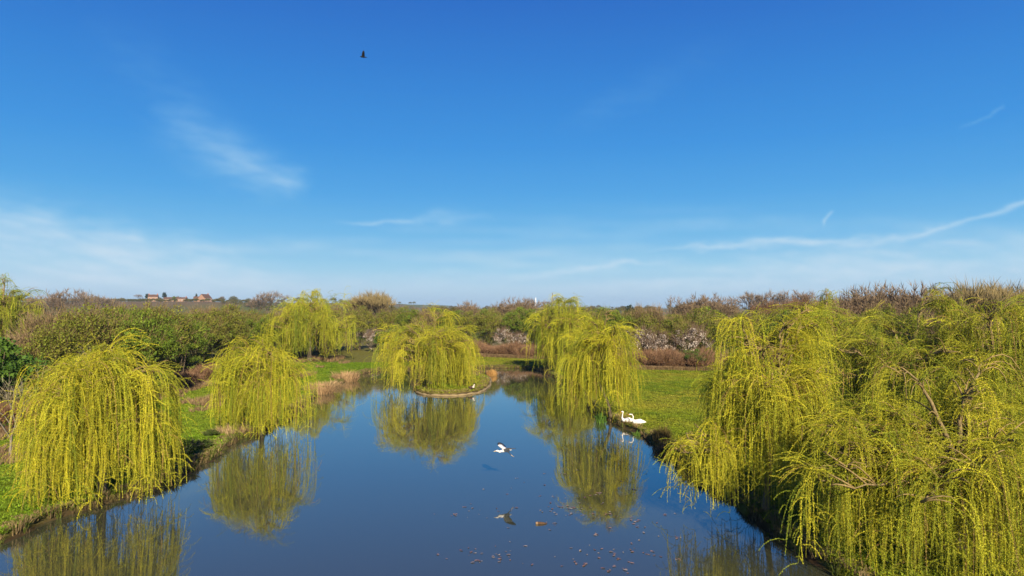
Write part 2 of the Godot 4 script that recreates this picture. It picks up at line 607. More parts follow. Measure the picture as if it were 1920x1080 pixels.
		var start := (d0 * 0.8 + out2 * rng.randf_range(0.0, 0.9) * (1.0 - 0.7 * edge) + Vector3(rng.randf_range(-1, 1), rng.randf_range(-0.2, 1.1), rng.randf_range(-1, 1)) * wild).normalized()
		var stiff := 1.0 - pow(1.0 - rng.randf_range(0.36, 0.66), k / 0.34)
		if wild > 1.0:
			stiff *= 0.5
		for s in rng.randi_range(4, 9):
			var p := p0 + Vector3(rng.randf_range(-1, 1), rng.randf_range(-0.7, 0.5), rng.randf_range(-1, 1)) * 0.22 * (0.55 + k)
			var d := (start + Vector3(rng.randf_range(-0.3, 0.3), rng.randf_range(-0.15, 0.2), rng.randf_range(-0.3, 0.3))).normalized()
			var left: float = drop * rng.randf_range(0.55, 1.0)
			var col := tint.lerp(green, clampf(tone + rng.randf_range(-0.2, 0.2), 0, 1)) * (bright * rng.randf_range(0.72, 1.2))
			if rng.randf() < 0.06:
				col = Color(0.30, 0.22, 0.07) * bright
			var full := rng.randf_range(0.5, 1.25)
			var step := 0
			while left > 0.0 and step < 40:
				step += 1
				var y := d
				var x := y.cross(Vector3(rng.randf() - 0.5, rng.randf() - 0.5, rng.randf() - 0.5)).normalized()
				var ks := k * rng.randf_range(0.95, 1.1)
				var wide := ks * full * (0.7 if left < k * 1.5 else rng.randf_range(0.8, 1.2)) * minf(1.0, 0.45 + step * 0.2)
				put(buf, Basis(x * wide, y * ks, x.cross(y) * wide), p, col)
				p += d * k
				left -= maxf(-d.y, 0.8 if wild > 1.0 else 0.3) * k
				d = d.lerp((Vector3.DOWN + sway + Vector3(rng.randf_range(-1, 1), 0, rng.randf_range(-1, 1)) * 0.17).normalized(), stiff).normalized()
				if rng.randf() < 0.14:
					# a side shoot that stands off before it droops
					var sp := p
					var sa := rng.randf() * TAU
					var sd := Vector3(cos(sa), rng.randf_range(-0.3, 0.7), sin(sa)).normalized()
					var sk := k * 0.85
					for z in rng.randi_range(2, 4):
						var sx := sd.cross(Vector3(rng.randf() - 0.5, rng.randf() - 0.5, rng.randf() - 0.5)).normalized() * sk
						put(buf, Basis(sx, sd * sk, sx.cross(sd)), sp, col)
						sp += sd * sk
						sd = sd.lerp(Vector3.DOWN, stiff * 0.8).normalized()
	copies("crown", twig_fine, mats.leaf, buf, root)
	return root

# ------------------------------------------------------------------ shrubs and other trees
func rnd_dir(rng: RandomNumberGenerator) -> Vector3:
	return Vector3(rng.randfn(), rng.randfn(), rng.randfn()).normalized()

# kind: r radius, h height, foot height where the crown starts, clumps, leaves per clump, size of a leaf, colours, twigs, twig colours, flat share of upward twigs
func shrub_meshes(seed_: int, o: Dictionary) -> Dictionary:
	var rng := RandomNumberGenerator.new()
	rng.seed = seed_
	var r: float = o.r
	var h: float = o.h
	var stems := MB.new()
	var crown := MB.new()
	var wood: Color = o.get("wood", Color(0.15, 0.115, 0.075))
	var centres := []
	var low: float = o.get("foot", 0.12) * h
	for i in int(o.get("stems", 7)):
		var a := rng.randf() * TAU
		var f := rng.randf_range(0.15, 0.8)
		var top := Vector3(cos(a) * r * f, h * rng.randf_range(0.6, 0.92), sin(a) * r * f)
		var foot := Vector3(cos(a), 0, sin(a)) * r * rng.randf_range(0.02, 0.18) + Vector3(0, -0.4, 0)
		var path := bez(foot, foot + Vector3(0, h * 0.3, 0), top * Vector3(0.8, 0.6, 0.8), top, 6)
		var t: float = o.get("thick", 0.07)
		stems.tube(path, [t, t * 0.85, t * 0.7, t * 0.55, t * 0.4, t * 0.3, t * 0.15], 5, wood)
	for i in int(o.clumps):
		var d := rnd_dir(rng)
		d.y = absf(d.y) * 0.95 if rng.randf() < o.get("upper", 0.75) else d.y
		var f := pow(rng.randf(), 0.30)
		var lump := 1.0 + 0.16 * sin(d.x * 5.0 + seed_) * cos(d.z * 6.0 - seed_)
		var c := Vector3(d.x * r * f * lump, low + (h - low) * (0.42 + 0.50 * d.y * f * lump), d.z * r * f * lump)
		c.y = maxf(c.y, 0.25)
		centres.append(c)
		var tone := rng.randf()
		var ca: Color = o.get("leaf_a", Color.BLACK)
		var cb: Color = o.get("leaf_b", Color.BLACK)
		var base := ca.lerp(cb, tone) * rng.randf_range(0.8, 1.15)
		var spread: float = o.get("spread", 0.55)
		for k in int(o.get("leaves", 0)):
			var p := c + rnd_dir(rng) * spread * pow(rng.randf(), 0.5) * Vector3(1.15, 0.75, 1.15)
			var ld := (rnd_dir(rng) + Vector3(0, 0.3, 0)).normalized()
			var s: float = o.size * rng.randf_range(0.6, 1.25)
			crown.leaf(p, p + ld * s, ld.cross(rnd_dir(rng)).normalized() * s * 0.34, base * rng.randf_range(0.85, 1.15))
		var wa: Color = o.get("twig_a", wood)
		var wb: Color = o.get("twig_b", wood)
		for k in int(o.get("twigs", 0)):
			var out: Vector3 = (Vector3(c.x, (c.y - low) * 0.5 + h * o.get("rise", 0.25), c.z).normalized() + rnd_dir(rng) * 0.45 + o.get("comb", Vector3.ZERO)).normalized()
			var p := c + rnd_dir(rng) * spread * 0.8
			var ln: float = o.get("twig", 0.9) * rng.randf_range(0.5, 1.3)
			var wd: float = o.get("twig_width", 0.03) * rng.randf_range(0.6, 1.3)
			var side := out.cross(rnd_dir(rng)).normalized() * wd
			var bendp := p + out * ln * 0.5 + rnd_dir(rng) * ln * 0.07
			var tc := wa.lerp(wb, rng.randf())
			crown.tri(p - side, p + side, bendp, tc)
			crown.quad(p - side * 0.5, p + side * 0.5, bendp + side * 0.4, bendp - side * 0.4, tc)
			crown.tri(bendp - side * 0.45, bendp + side * 0.45, p + out * ln + rnd_dir(rng) * ln * 0.08, tc)
	return {"stems": stems.mesh(true), "crown": crown.mesh()}

func grow(mb: MB, rng: RandomNumberGenerator, p: Vector3, d: Vector3, ln: float, r: float, level: int, col: Color, o: Dictionary) -> void:
	var q := p + d * ln * 0.5 + rnd_dir(rng) * ln * 0.05
	var e := p + d * ln + rnd_dir(rng) * ln * 0.08
	mb.tube([p, q, e], [r, r * 0.8, r * 0.6], 5 if level > 3 else 3, col, false)
	if level <= 0:
		var tips: MB = o.tips
		for k in int(o.get("spray", 5)):
			var td := (d + rnd_dir(rng) * 0.75 + Vector3(0, o.get("lift", 0.2), 0)).normalized()
			var tl := ln * rng.randf_range(0.5, 1.3)
			var side := td.cross(rnd_dir(rng)).normalized() * float(o.get("fine", 0.02))
			var s := p.lerp(e, rng.randf())
			tips.tri(s - side, s + side, s + td * tl, o.twig_a.lerp(o.twig_b, rng.randf()))
			if o.get("leaves", 0) > 0:
				for m in int(o.leaves):
					var lp := s + td * tl * rng.randf() + rnd_dir(rng) * 0.12
					var ld := rnd_dir(rng)
					var ls: float = o.size * rng.randf_range(0.6, 1.2)
					tips.leaf(lp, lp + ld * ls, ld.cross(rnd_dir(rng)).normalized() * ls * 0.36, o.leaf_a.lerp(o.leaf_b, rng.randf()))
		return
	var n: int = 3 if rng.randf() < 0.6 else 2
	if level >= 4:
		n += 1
	for k in n:
		var a := TAU * (k + rng.randf() * 0.6) / n
		var open: float = rng.randf_range(0.3, 0.75) * o.get("open", 1.0)
		var u := d.cross(Vector3(0.31, 0.2, 0.9)).normalized()
		var nd := (d * cos(open) + (u * cos(a) + d.cross(u) * sin(a)) * sin(open) + Vector3(0, o.get("lift", 0.15), 0)).normalized()
		grow(mb, rng, p.lerp(e, 1.0 if k == 0 else rng.randf_range(0.65, 1.0)), nd, ln * rng.randf_range(0.66, 0.86), r * 0.62, level - 1, col, o)

func tree_meshes(seed_: int, o: Dictionary) -> Dictionary:
	var rng := RandomNumberGenerator.new()
	rng.seed = seed_
	var wood := MB.new()
	var tips := MB.new()
	o.tips = tips
	var n: int = o.get("stems", 1)
	for k in n:
		var d := Vector3(rng.randf_range(-1, 1) * (0.05 if n == 1 else 0.3), 1, rng.randf_range(-1, 1) * (0.05 if n == 1 else 0.3)).normalized()
		grow(wood, rng, Vector3(0, -0.4, 0), d, o.h * o.get("bole", 0.27), o.get("thick", 0.2), o.get("levels", 5), o.wood, o)
	return {"stems": wood.mesh(true), "crown": tips.mesh()}

func plant(called: String, label: String, category: String, group: String, m: Dictionary, material: Material, x: float, z: float, scale_: Vector3, turn: float, names := ["stems", "crown"]) -> Node3D:
	var o := thing(called, label, category, Vector3(x, height_at(x, z) - 0.05, z), turn, group)
	var a := part(names[0], m.stems, mats.bark, o)
	var b := part(names[1], m.crown, material, o)
	a.scale = scale_
	b.scale = scale_
	return o

var kinds := {}

func make_kinds() -> void:
	var hawthorn := {"r": 3.3, "h": 9.0, "clumps": 230, "leaves": 36, "size": 0.19, "leaf_a": Color(0.105, 0.145, 0.016), "leaf_b": Color(0.190, 0.190, 0.026), "twigs": 6, "twig_a": Color(0.11, 0.08, 0.04), "twig_b": Color(0.23, 0.18, 0.07), "twig": 1.0, "twig_width": 0.03, "comb": Vector3(0.25, 0.2, 0), "foot": 0.08}
	kinds.hawthorn = [shrub_meshes(101, hawthorn), shrub_meshes(102, hawthorn), shrub_meshes(103, hawthorn)]
	var green := hawthorn.duplicate()
	green.merge({"leaves": 60, "leaf_a": Color(0.085, 0.140, 0.014), "leaf_b": Color(0.150, 0.195, 0.020), "twigs": 4}, true)
	kinds.green = [shrub_meshes(111, green), shrub_meshes(112, green)]
	var bare := hawthorn.duplicate()
	bare.merge({"leaves": 16, "leaf_a": Color(0.16, 0.145, 0.04), "leaf_b": Color(0.15, 0.155, 0.03), "twigs": 20, "twig_a": Color(0.15, 0.105, 0.065), "twig_b": Color(0.26, 0.19, 0.11), "twig": 1.25}, true)
	kinds.bare = [shrub_meshes(121, bare), shrub_meshes(122, bare)]
	var blossom := {"r": 2.2, "h": 4.2, "clumps": 70, "leaves": 26, "size": 0.12, "leaf_a": Color(0.50, 0.42, 0.37), "leaf_b": Color(0.66, 0.60, 0.54), "twigs": 14, "twig_a": Color(0.11, 0.075, 0.055), "twig_b": Color(0.19, 0.13, 0.09), "twig": 0.9, "twig_width": 0.028, "spread": 0.36}
	kinds.blossom = [shrub_meshes(131, blossom), shrub_meshes(132, blossom)]
	var bramble := {"r": 1.9, "h": 1.7, "clumps": 90, "leaves": 10, "size": 0.14, "leaf_a": Color(0.17, 0.085, 0.04), "leaf_b": Color(0.24, 0.15, 0.075), "twigs": 26, "twig_a": Color(0.16, 0.08, 0.05), "twig_b": Color(0.30, 0.20, 0.12), "twig": 0.8, "twig_width": 0.022, "spread": 0.4, "foot": 0.0, "stems": 5, "thick": 0.02, "rise": 0.6}
	kinds.bramble = [shrub_meshes(141, bramble), shrub_meshes(142, bramble)]
	var dark := {"r": 1.7, "h": 3.6, "clumps": 110, "leaves": 70, "size": 0.15, "leaf_a": Color(0.035, 0.085, 0.012), "leaf_b": Color(0.075, 0.135, 0.016), "twigs": 0, "spread": 0.4, "foot": 0.0}
	kinds.dark = [shrub_meshes(151, dark)]
	var bank := {"r": 0.8, "h": 0.95, "clumps": 50, "leaves": 60, "size": 0.085, "leaf_a": Color(0.04, 0.075, 0.014), "leaf_b": Color(0.075, 0.105, 0.018), "twigs": 2, "twig": 0.4, "spread": 0.2, "foot": 0.0, "thick": 0.02}
	kinds.bank = [shrub_meshes(161, bank), shrub_meshes(162, bank)]
	var winter := {"h": 12.0, "wood": Color(0.15, 0.12, 0.095), "twig_a": Color(0.15, 0.115, 0.09), "twig_b": Color(0.24, 0.185, 0.14), "levels": 5, "spray": 6, "fine": 0.035, "thick": 0.22, "bole": 0.24}
	kinds.winter = [tree_meshes(201, winter.duplicate()), tree_meshes(202, winter.duplicate()), tree_meshes(203, winter.duplicate())]
	var tan := winter.duplicate()
	tan.merge({"stems": 5, "levels": 4, "lift": 0.4, "bole": 0.3, "spray": 12, "twig_a": Color(0.18, 0.145, 0.07), "twig_b": Color(0.25, 0.20, 0.10), "thick": 0.12, "open": 0.75}, true)
	kinds.tan = [tree_meshes(211, tan.duplicate()), tree_meshes(212, tan.duplicate())]
	var brown := winter.duplicate()
	brown.merge({"stems": 3, "levels": 5, "spray": 8, "twig_a": Color(0.145, 0.105, 0.068), "twig_b": Color(0.21, 0.155, 0.10), "thick": 0.16, "open": 1.1, "fine": 0.04}, true)
	kinds.brown = [tree_meshes(221, brown.duplicate()), tree_meshes(222, brown.duplicate())]
	var pale := {"h": 6.0, "wood": Color(0.33, 0.29, 0.22), "twig_a": Color(0.30, 0.26, 0.17), "twig_b": Color(0.38, 0.33, 0.2), "levels": 4, "spray": 3, "fine": 0.012, "thick": 0.11, "bole": 0.3, "lift": 0.22}
	kinds.pale = [tree_meshes(231, pale)]
	var fir := {"r": 2.2, "h": 11.0, "clumps": 80, "leaves": 30, "size": 0.5, "leaf_a": Color(0.014, 0.03, 0.014), "leaf_b": Color(0.028, 0.05, 0.02), "spread": 0.8, "foot": 0.1, "stems": 1, "thick": 0.2}
	kinds.fir = [shrub_meshes(241, fir)]

# ------------------------------------------------------------------ building up
func _ready() -> void:
	var cam := Camera3D.new()
	cam.name = "camera"
	add_child(cam)
	cam.position = EYE
	cam.rotation_degrees = Vector3(1.65, 0, 0)
	cam.fov = 44.46
	cam.near = 0.1
	cam.far = 12000.0
	cam.current = true

	hills = FastNoiseLite.new()
	hills.seed = 3
	hills.frequency = 0.01
	small = FastNoiseLite.new()
	small.seed = 4
	small.frequency = 0.12
	small.fractal_octaves = 3

	var env := Environment.new()
	env.background_mode = Environment.BG_SKY
	var sky := Sky.new()
	var pano := PanoramaSkyMaterial.new()
	pano.panorama = sky_texture()
	sky.sky_material = pano
	env.sky = sky
	env.sky_rotation = Vector3(0, PI, 0)
	env.tonemap_mode = Environment.TONE_MAPPER_LINEAR
	env.tonemap_exposure = EXPOSURE
	env.sdfgi_enabled = true
	env.ssao_enabled = true
	env.ssil_enabled = true
	env.fog_enabled = true
	env.fog_density = 0.0001
	env.fog_light_color = Color(0.72, 0.82, 0.95)
	var we := WorldEnvironment.new()
	we.name = "environment"
	we.environment = env
	add_child(we)

	var sun := DirectionalLight3D.new()
	sun.name = "sun"
	add_child(sun)
	var towards := Vector3(0.50, 1.0, 1.85).normalized()
	sun.look_at_from_position(towards * 50.0, Vector3.ZERO, Vector3.UP)
	sun.light_energy = 1.6
	sun.light_color = Color(1.0, 0.93, 0.80)
	sun.light_angular_distance = 0.5
	sun.shadow_enabled = true
	print("sky done ", Time.get_ticks_msec())

	make_materials()
	make_shore()
	make_ground()
	make_water()
	print("ground done ", Time.get_ticks_msec())

	twig_fine = twig_mesh(26, 77)
	make_willows()
	print("willows done ", Time.get_ticks_msec())
	make_kinds()
	print("kinds done ", Time.get_ticks_msec())
	make_thickets()
	make_clumps()
	make_grass()
	make_floating()
	make_birds()
	make_far()
	print("done ", Time.get_ticks_msec())

func on_land(x: float, z: float) -> Vector3:
	return Vector3(x, height_at(x, z), z)

func make_willows() -> void:
	willow("weeping_willow", "weeping willow nearest on the left bank, strands trailing over the water's edge", on_land(-19.4, -33.6), 1,
		{"h": 7.3, "r": 3.8, "lobe": 0.9, "shag": 0.3, "k": 0.34, "n": 1150, "end": -0.35, "edge": 0.92, "limbs": 11, "trunk": 0.2, "long": 1.0})
	willow("weeping_willow", "weeping willow on the left bank, outside the frame, shading the near grass", on_land(-23.6, -20.5), 13,
		{"h": 7.0, "r": 3.6, "k": 0.5, "n": 420, "end": 0.2, "edge": 0.85, "limbs": 9, "trunk": 0.22})
	willow("weeping_willow", "small weeping willow second along the left bank, beside tan sedge", on_land(-17.9, -50.6), 2,
		{"cast": Color(0.97, 1.0, 1.0), "h": 8.2, "r": 3.5, "shag": 0.5, "k": 0.40, "n": 800, "end": -0.3, "edge": 0.78, "limbs": 10, "trunk": 0.17, "long": 1.0})
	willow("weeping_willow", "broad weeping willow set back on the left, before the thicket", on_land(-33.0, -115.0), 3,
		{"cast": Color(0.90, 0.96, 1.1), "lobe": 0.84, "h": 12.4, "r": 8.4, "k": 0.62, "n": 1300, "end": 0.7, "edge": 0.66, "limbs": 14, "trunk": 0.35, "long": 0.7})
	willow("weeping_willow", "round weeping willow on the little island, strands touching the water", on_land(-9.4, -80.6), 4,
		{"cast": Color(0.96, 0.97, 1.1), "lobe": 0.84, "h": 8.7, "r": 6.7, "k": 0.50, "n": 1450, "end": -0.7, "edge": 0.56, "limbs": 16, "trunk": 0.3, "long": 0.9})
	willow("weeping_willow", "tall weeping willow on the right bank, behind the leaning double-trunked one", on_land(7.0, -98.0), 5,
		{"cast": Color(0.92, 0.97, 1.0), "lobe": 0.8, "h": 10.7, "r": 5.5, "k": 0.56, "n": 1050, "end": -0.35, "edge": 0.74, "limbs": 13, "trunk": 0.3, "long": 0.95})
	willow("weeping_willow", "weeping willow with pale leaning trunks just left of the two swans", on_land(7.9, -56.8), 6,
		{"lobe": 0.8, "h": 10.0, "r": 2.75, "k": 0.42, "n": 800, "end": 0.2, "edge": 0.80, "limbs": 11, "trunk": 0.12, "lean": Vector3(-1.1, 0, -0.3), "tips": [[-2.9, 4.6, 0.4], [1.6, 6.2, -0.5]]})
	willow("weeping_willow", "weeping willow on the right bank reaching one bough out over the water", on_land(10.9, -30.6), 7,
		{"h": 9.3, "r": 3.1, "shag": 0.42, "lobe": 0.85, "k": 0.32, "n": 1250, "end": 0.2, "edge": 0.78, "limbs": 11, "trunk": 0.13, "lean": Vector3(0.5, 0, -0.2), "tips": [[-3.6, 2.9, 0.6], [-3.2, 3.2, 0.1], [-3.9, 2.7, 1.0], [-3.0, 2.8, 1.3], [2.3, 8.5, -0.8], [2.1, 7.8, -0.2], [-1.4, 8.0, 0.2]]})
	willow("weeping_willow", "nearest weeping willow at the lower right, cut by the frame", on_land(16.0, -25.4), 8,
		{"h": 6.0, "r": 4.6, "shag": 0.5, "k": 0.31, "n": 2200, "end": -0.3, "edge": 0.78, "limbs": 13, "trunk": 0.22, "long": 0.95, "tips": [[-2.2, 6.2, 0.4], [-4.6, 3.7, 1.0], [-4.9, 3.3, 2.0], [-4.3, 4.3, 0.0], [-2.6, 3.2, 3.2], [-5.2, 2.9, 3.0], [-5.7, 2.8, 1.6], [-3.8, 2.8, 4.2], [-4.0, 3.4, 1.2], [-3.6, 2.8, 2.2], [2.0, 6.4, -1.5], [-1.5, 3.6, 3.4]]})
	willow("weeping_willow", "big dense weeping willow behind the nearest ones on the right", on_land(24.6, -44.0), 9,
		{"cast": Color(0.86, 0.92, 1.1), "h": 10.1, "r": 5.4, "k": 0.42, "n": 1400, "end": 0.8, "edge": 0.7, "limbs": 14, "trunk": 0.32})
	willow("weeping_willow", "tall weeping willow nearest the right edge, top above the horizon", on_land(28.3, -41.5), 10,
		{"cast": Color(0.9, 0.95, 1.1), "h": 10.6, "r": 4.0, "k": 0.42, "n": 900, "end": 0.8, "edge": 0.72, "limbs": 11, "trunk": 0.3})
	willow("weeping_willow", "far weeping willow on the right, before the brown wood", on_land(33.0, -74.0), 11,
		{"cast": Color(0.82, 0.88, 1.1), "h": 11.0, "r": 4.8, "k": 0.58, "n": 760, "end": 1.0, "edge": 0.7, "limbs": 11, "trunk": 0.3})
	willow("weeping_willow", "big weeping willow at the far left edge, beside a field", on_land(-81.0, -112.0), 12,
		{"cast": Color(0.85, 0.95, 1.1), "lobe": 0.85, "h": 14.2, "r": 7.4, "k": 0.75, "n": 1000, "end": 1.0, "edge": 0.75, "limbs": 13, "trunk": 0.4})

func row(rng: RandomNumberGenerator, line: Array, gap: float, deep: Array, pick: Callable) -> void:
	for k in line.size() - 1:
		var a := Vector2(line[k][0], line[k][1])
		var b := Vector2(line[k + 1][0], line[k + 1][1])
		var n := int(maxf(1.0, round((b - a).length() / gap)))
		var side := (b - a).normalized().orthogonal()
		for i in n:
			for d in deep:
				var p: Vector2 = a.lerp(b, (i + rng.randf_range(0.2, 0.8)) / n) + side * (d + rng.randf_range(-1.2, 1.2))
				pick.call(p, d)

func make_thickets() -> void:
	var rng := RandomNumberGenerator.new()
	rng.seed = 55
	# left of the pond, running away from the camera
	var left := func(p: Vector2, _d: float) -> void:
		var place: String = ("front row" if _d < 2.0 else ("middle row" if _d < 8.0 else "back row")) + (" at the near end" if p.y > -80.0 else (" halfway along" if p.y > -112.0 else " at the far end")) + " of the left thicket"
		if p.x < p.y * 0.655 or (p.y > -66.0 and _d > 4.0):
			return
		var t := rng.randf()
		var s := Vector3(1, 1, 1) * rng.randf_range(0.85, 1.12)
		if t < 0.55:
			plant("hawthorn_shrub", "olive hawthorn shrub, " + place, "shrub", "hawthorns of the left thicket", kinds.hawthorn[rng.randi() % 3], mats.shrub, p.x, p.y, s, rng.randf() * 0.8)
		elif t < 0.69:
			plant("bare_shrub", "leafless brown shrub, " + place, "shrub", "bare shrubs of the left thicket", kinds.bare[rng.randi() % 2], mats.twig, p.x, p.y, s, rng.randf() * 6.0)
		else:
			plant("leafy_shrub", "green leafing shrub, " + place, "shrub", "green shrubs of the left thicket", kinds.green[rng.randi() % 2], mats.shrub, p.x, p.y, s * 0.95, rng.randf() * 6.0)
	row(rng, [[-38, -58], [-41, -80], [-43, -100], [-40, -122], [-31, -146]], 4.6, [0.0, 5.0, 10.5], left)
	# behind the pond and the meadow
	var back := func(p: Vector2, _d: float) -> void:
		var place: String = ("front row" if _d < 2.0 else ("middle row" if _d < 8.0 else "back row")) + " of the hedge behind the " + ("gap left of the island willow" if p.x < -12.0 else ("channel beside the island" if p.x < 6.0 else ("double-trunked willow" if p.x < 18.0 else ("meadow" if p.x < 33.0 else "right-hand willows"))))
		var t := rng.randf()
		var s := Vector3(1, 1, 1) * rng.randf_range(0.88, 1.08)
		if t < 0.45:
			plant("hawthorn_shrub", "olive hawthorn shrub, " + place, "shrub", "hawthorns of the far hedge", kinds.hawthorn[rng.randi() % 3], mats.shrub, p.x, p.y, s, rng.randf() * 0.8)
		elif t < 0.92:
			plant("leafy_shrub", "green leafing shrub, " + place, "shrub", "green shrubs of the far hedge", kinds.green[rng.randi() % 2], mats.shrub, p.x, p.y, s, rng.randf() * 6.0)
		else:
			plant("bare_shrub", "leafless brown shrub, " + place, "shrub", "bare shrubs of the far hedge", kinds.bare[rng.randi() % 2], mats.twig, p.x, p.y, s, rng.randf() * 6.0)
	row(rng, [[-28, -150], [-6, -142], [6, -133], [18, -110], [32, -107], [46, -100]], 4.6, [0.0, 5.0, 10.0], back)
	# right, behind the willows
	var right := func(p: Vector2, _d: float) -> void:
		var t := rng.randf()
		var s := Vector3(1, 1, 1) * rng.randf_range(0.85, 1.1)
		if t < 0.6:
			plant("hawthorn_shrub", "olive hawthorn shrub in the thicket behind the right bank willows", "shrub", "hawthorns of the right thicket", kinds.hawthorn[rng.randi() % 3], mats.shrub, p.x, p.y, s, rng.randf() * 0.8)
		else:
			plant("bare_shrub", "leafless brown shrub in the thicket behind the right bank willows", "shrub", "bare shrubs of the right thicket", kinds.bare[rng.randi() % 2], mats.twig, p.x, p.y, s, rng.randf() * 6.0)
	row(rng, [[46, -100], [47, -75], [46, -52], [40, -40]], 5.5, [0.0], right)

	# shrubs that stand out
	var B := ["bushy", "blossoming"]
	for a in [[-27.0, -139.0, 0.9, "white blossoming blackthorn left of the hedge's green bush, behind the broad willow"], [-24.0, -141.0, 0.75, "small white blossoming blackthorn behind the gap between broad and island willows"],
			[-1.5, -135.0, 1.0, "pinkish blossoming blackthorn behind the channel right of the island"], [1.6, -132.0, 0.85, "blossoming blackthorn close to the tall willow's left side"],
			[16.6, -107.0, 1.0, "white blossoming blackthorn nearest the double-trunked willow's right side"], [19.2, -106.0, 1.15, "large white blossoming blackthorn second from the double-trunked willow"],
			[21.8, -105.0, 1.0, "tall white blossoming blackthorn spilling down over the brambles"], [26.6, -104.6, 1.2, "white blossoming blackthorn just above the dark green bush"]]:
		plant("blackthorn", a[3], "shrub", "blossoming blackthorns", kinds.blossom[rng.randi() % 2], mats.petal, a[0], a[1], Vector3(1, 1.25, 1) * a[2], rng.randf() * 6.0)
	plant("evergreen_bush", "dark green evergreen bush among the brown brambles beyond the meadow", "bush", "", kinds.dark[0], mats.shrub, 25.8, -100.2, Vector3(0.95, 0.85, 0.95), 0.6)
	plant("evergreen_bush", "dark green evergreen bush at the left edge beside the pale bare tree", "bush", "", kinds.dark[0], mats.shrub, -37.5, -50.5, Vector3(2.0, 1.9, 2.0), 2.1)
	plant("evergreen_bush", "green bush in the hedge behind the gap left of the island willow", "bush", "", kinds.dark[0], mats.shrub, -24.5, -137.5, Vector3(1.4, 1.3, 1.4), 1.1)
	plant("leafy_shrub", "bright green leafing shrub standing out of the thicket above the nearest left willow", "shrub", "", kinds.green[0], mats.shrub, -34.0, -66.0, Vector3(0.9, 1.02, 0.9), 0.3)
	plant("bare_tree", "pale grey leafless small tree at the left edge beside the nearest willow", "tree", "", kinds.pale[0], mats.twig, -28.6, -40.4, Vector3(1, 1, 1), 0.5, ["trunk", "twigs"])
	plant("bare_tree", "thin pale leafless tree rising from the thicket behind the nearest left willow", "tree", "", kinds.pale[0], mats.twig, -32.5, -56.5, Vector3(0.75, 1.15, 0.75), 2.5, ["trunk", "twigs"])
	for k in 26:
		var t := k / 25.0
		var p := Vector2(lerpf(13.5, 37.0, t), lerpf(-104.5, -97.5, t) + rng.randf_range(-1.2, 1.2))
		plant("bramble", "reddish brown bramble mound along the far edge of the meadow", "bramble", "brambles along the meadow", kinds.bramble[k % 2], mats.twig, p.x, p.y, Vector3(1.0, rng.randf_range(0.5, 1.55), 1.0), rng.randf() * 6.0)
	for k in 13:
		var p := Vector2(lerpf(-9.0, 5.5, k / 12.0), lerpf(-131.5, -122.0, k / 12.0) + rng.randf_range(-0.8, 0.8))
		plant("bramble", "brown bramble mound below the hedge beyond the pond's far end", "bramble", "brambles beyond the pond", kinds.bramble[k % 2], mats.twig, p.x, p.y, Vector3(1, rng.randf_range(0.8, 1.3), 1), rng.randf() * 6.0)
	for k in 12:
		var p := Vector2(-35.5 + rng.randf_range(-1.5, 1.5), -50.0 - k * 4.8)
		plant("bramble", "brown bramble mound at the foot of the left thicket", "bramble", "brambles of the left thicket", kinds.bramble[k % 2], mats.twig, p.x, p.y, Vector3(1, rng.randf_range(0.6, 1.1), 1), rng.randf() * 6.0)
	for a in [[-19.3, -39.6, 1.0, "dark green bushy clump on the left bank beside the nearest willow"], [-19.5, -41.6, 1.1, "dark green bushy clump on the left bank, middle of three by the water"], [-19.3, -43.9, 0.7, "small dark green bushy clump on the left bank, farthest of three by the water"],
			[-20.4, -48.0, 0.55, "tiny green clump in the lawn before the tan sedge"]]:
		plant("bank_bush", a[3], "bush", "bushes on the left bank", kinds.bank[rng.randi() % 2], mats.shrub, a[0], a[1], Vector3(1.15, 0.9, 1.15) * a[2], rng.randf() * 6.0)
	skyline(rng)

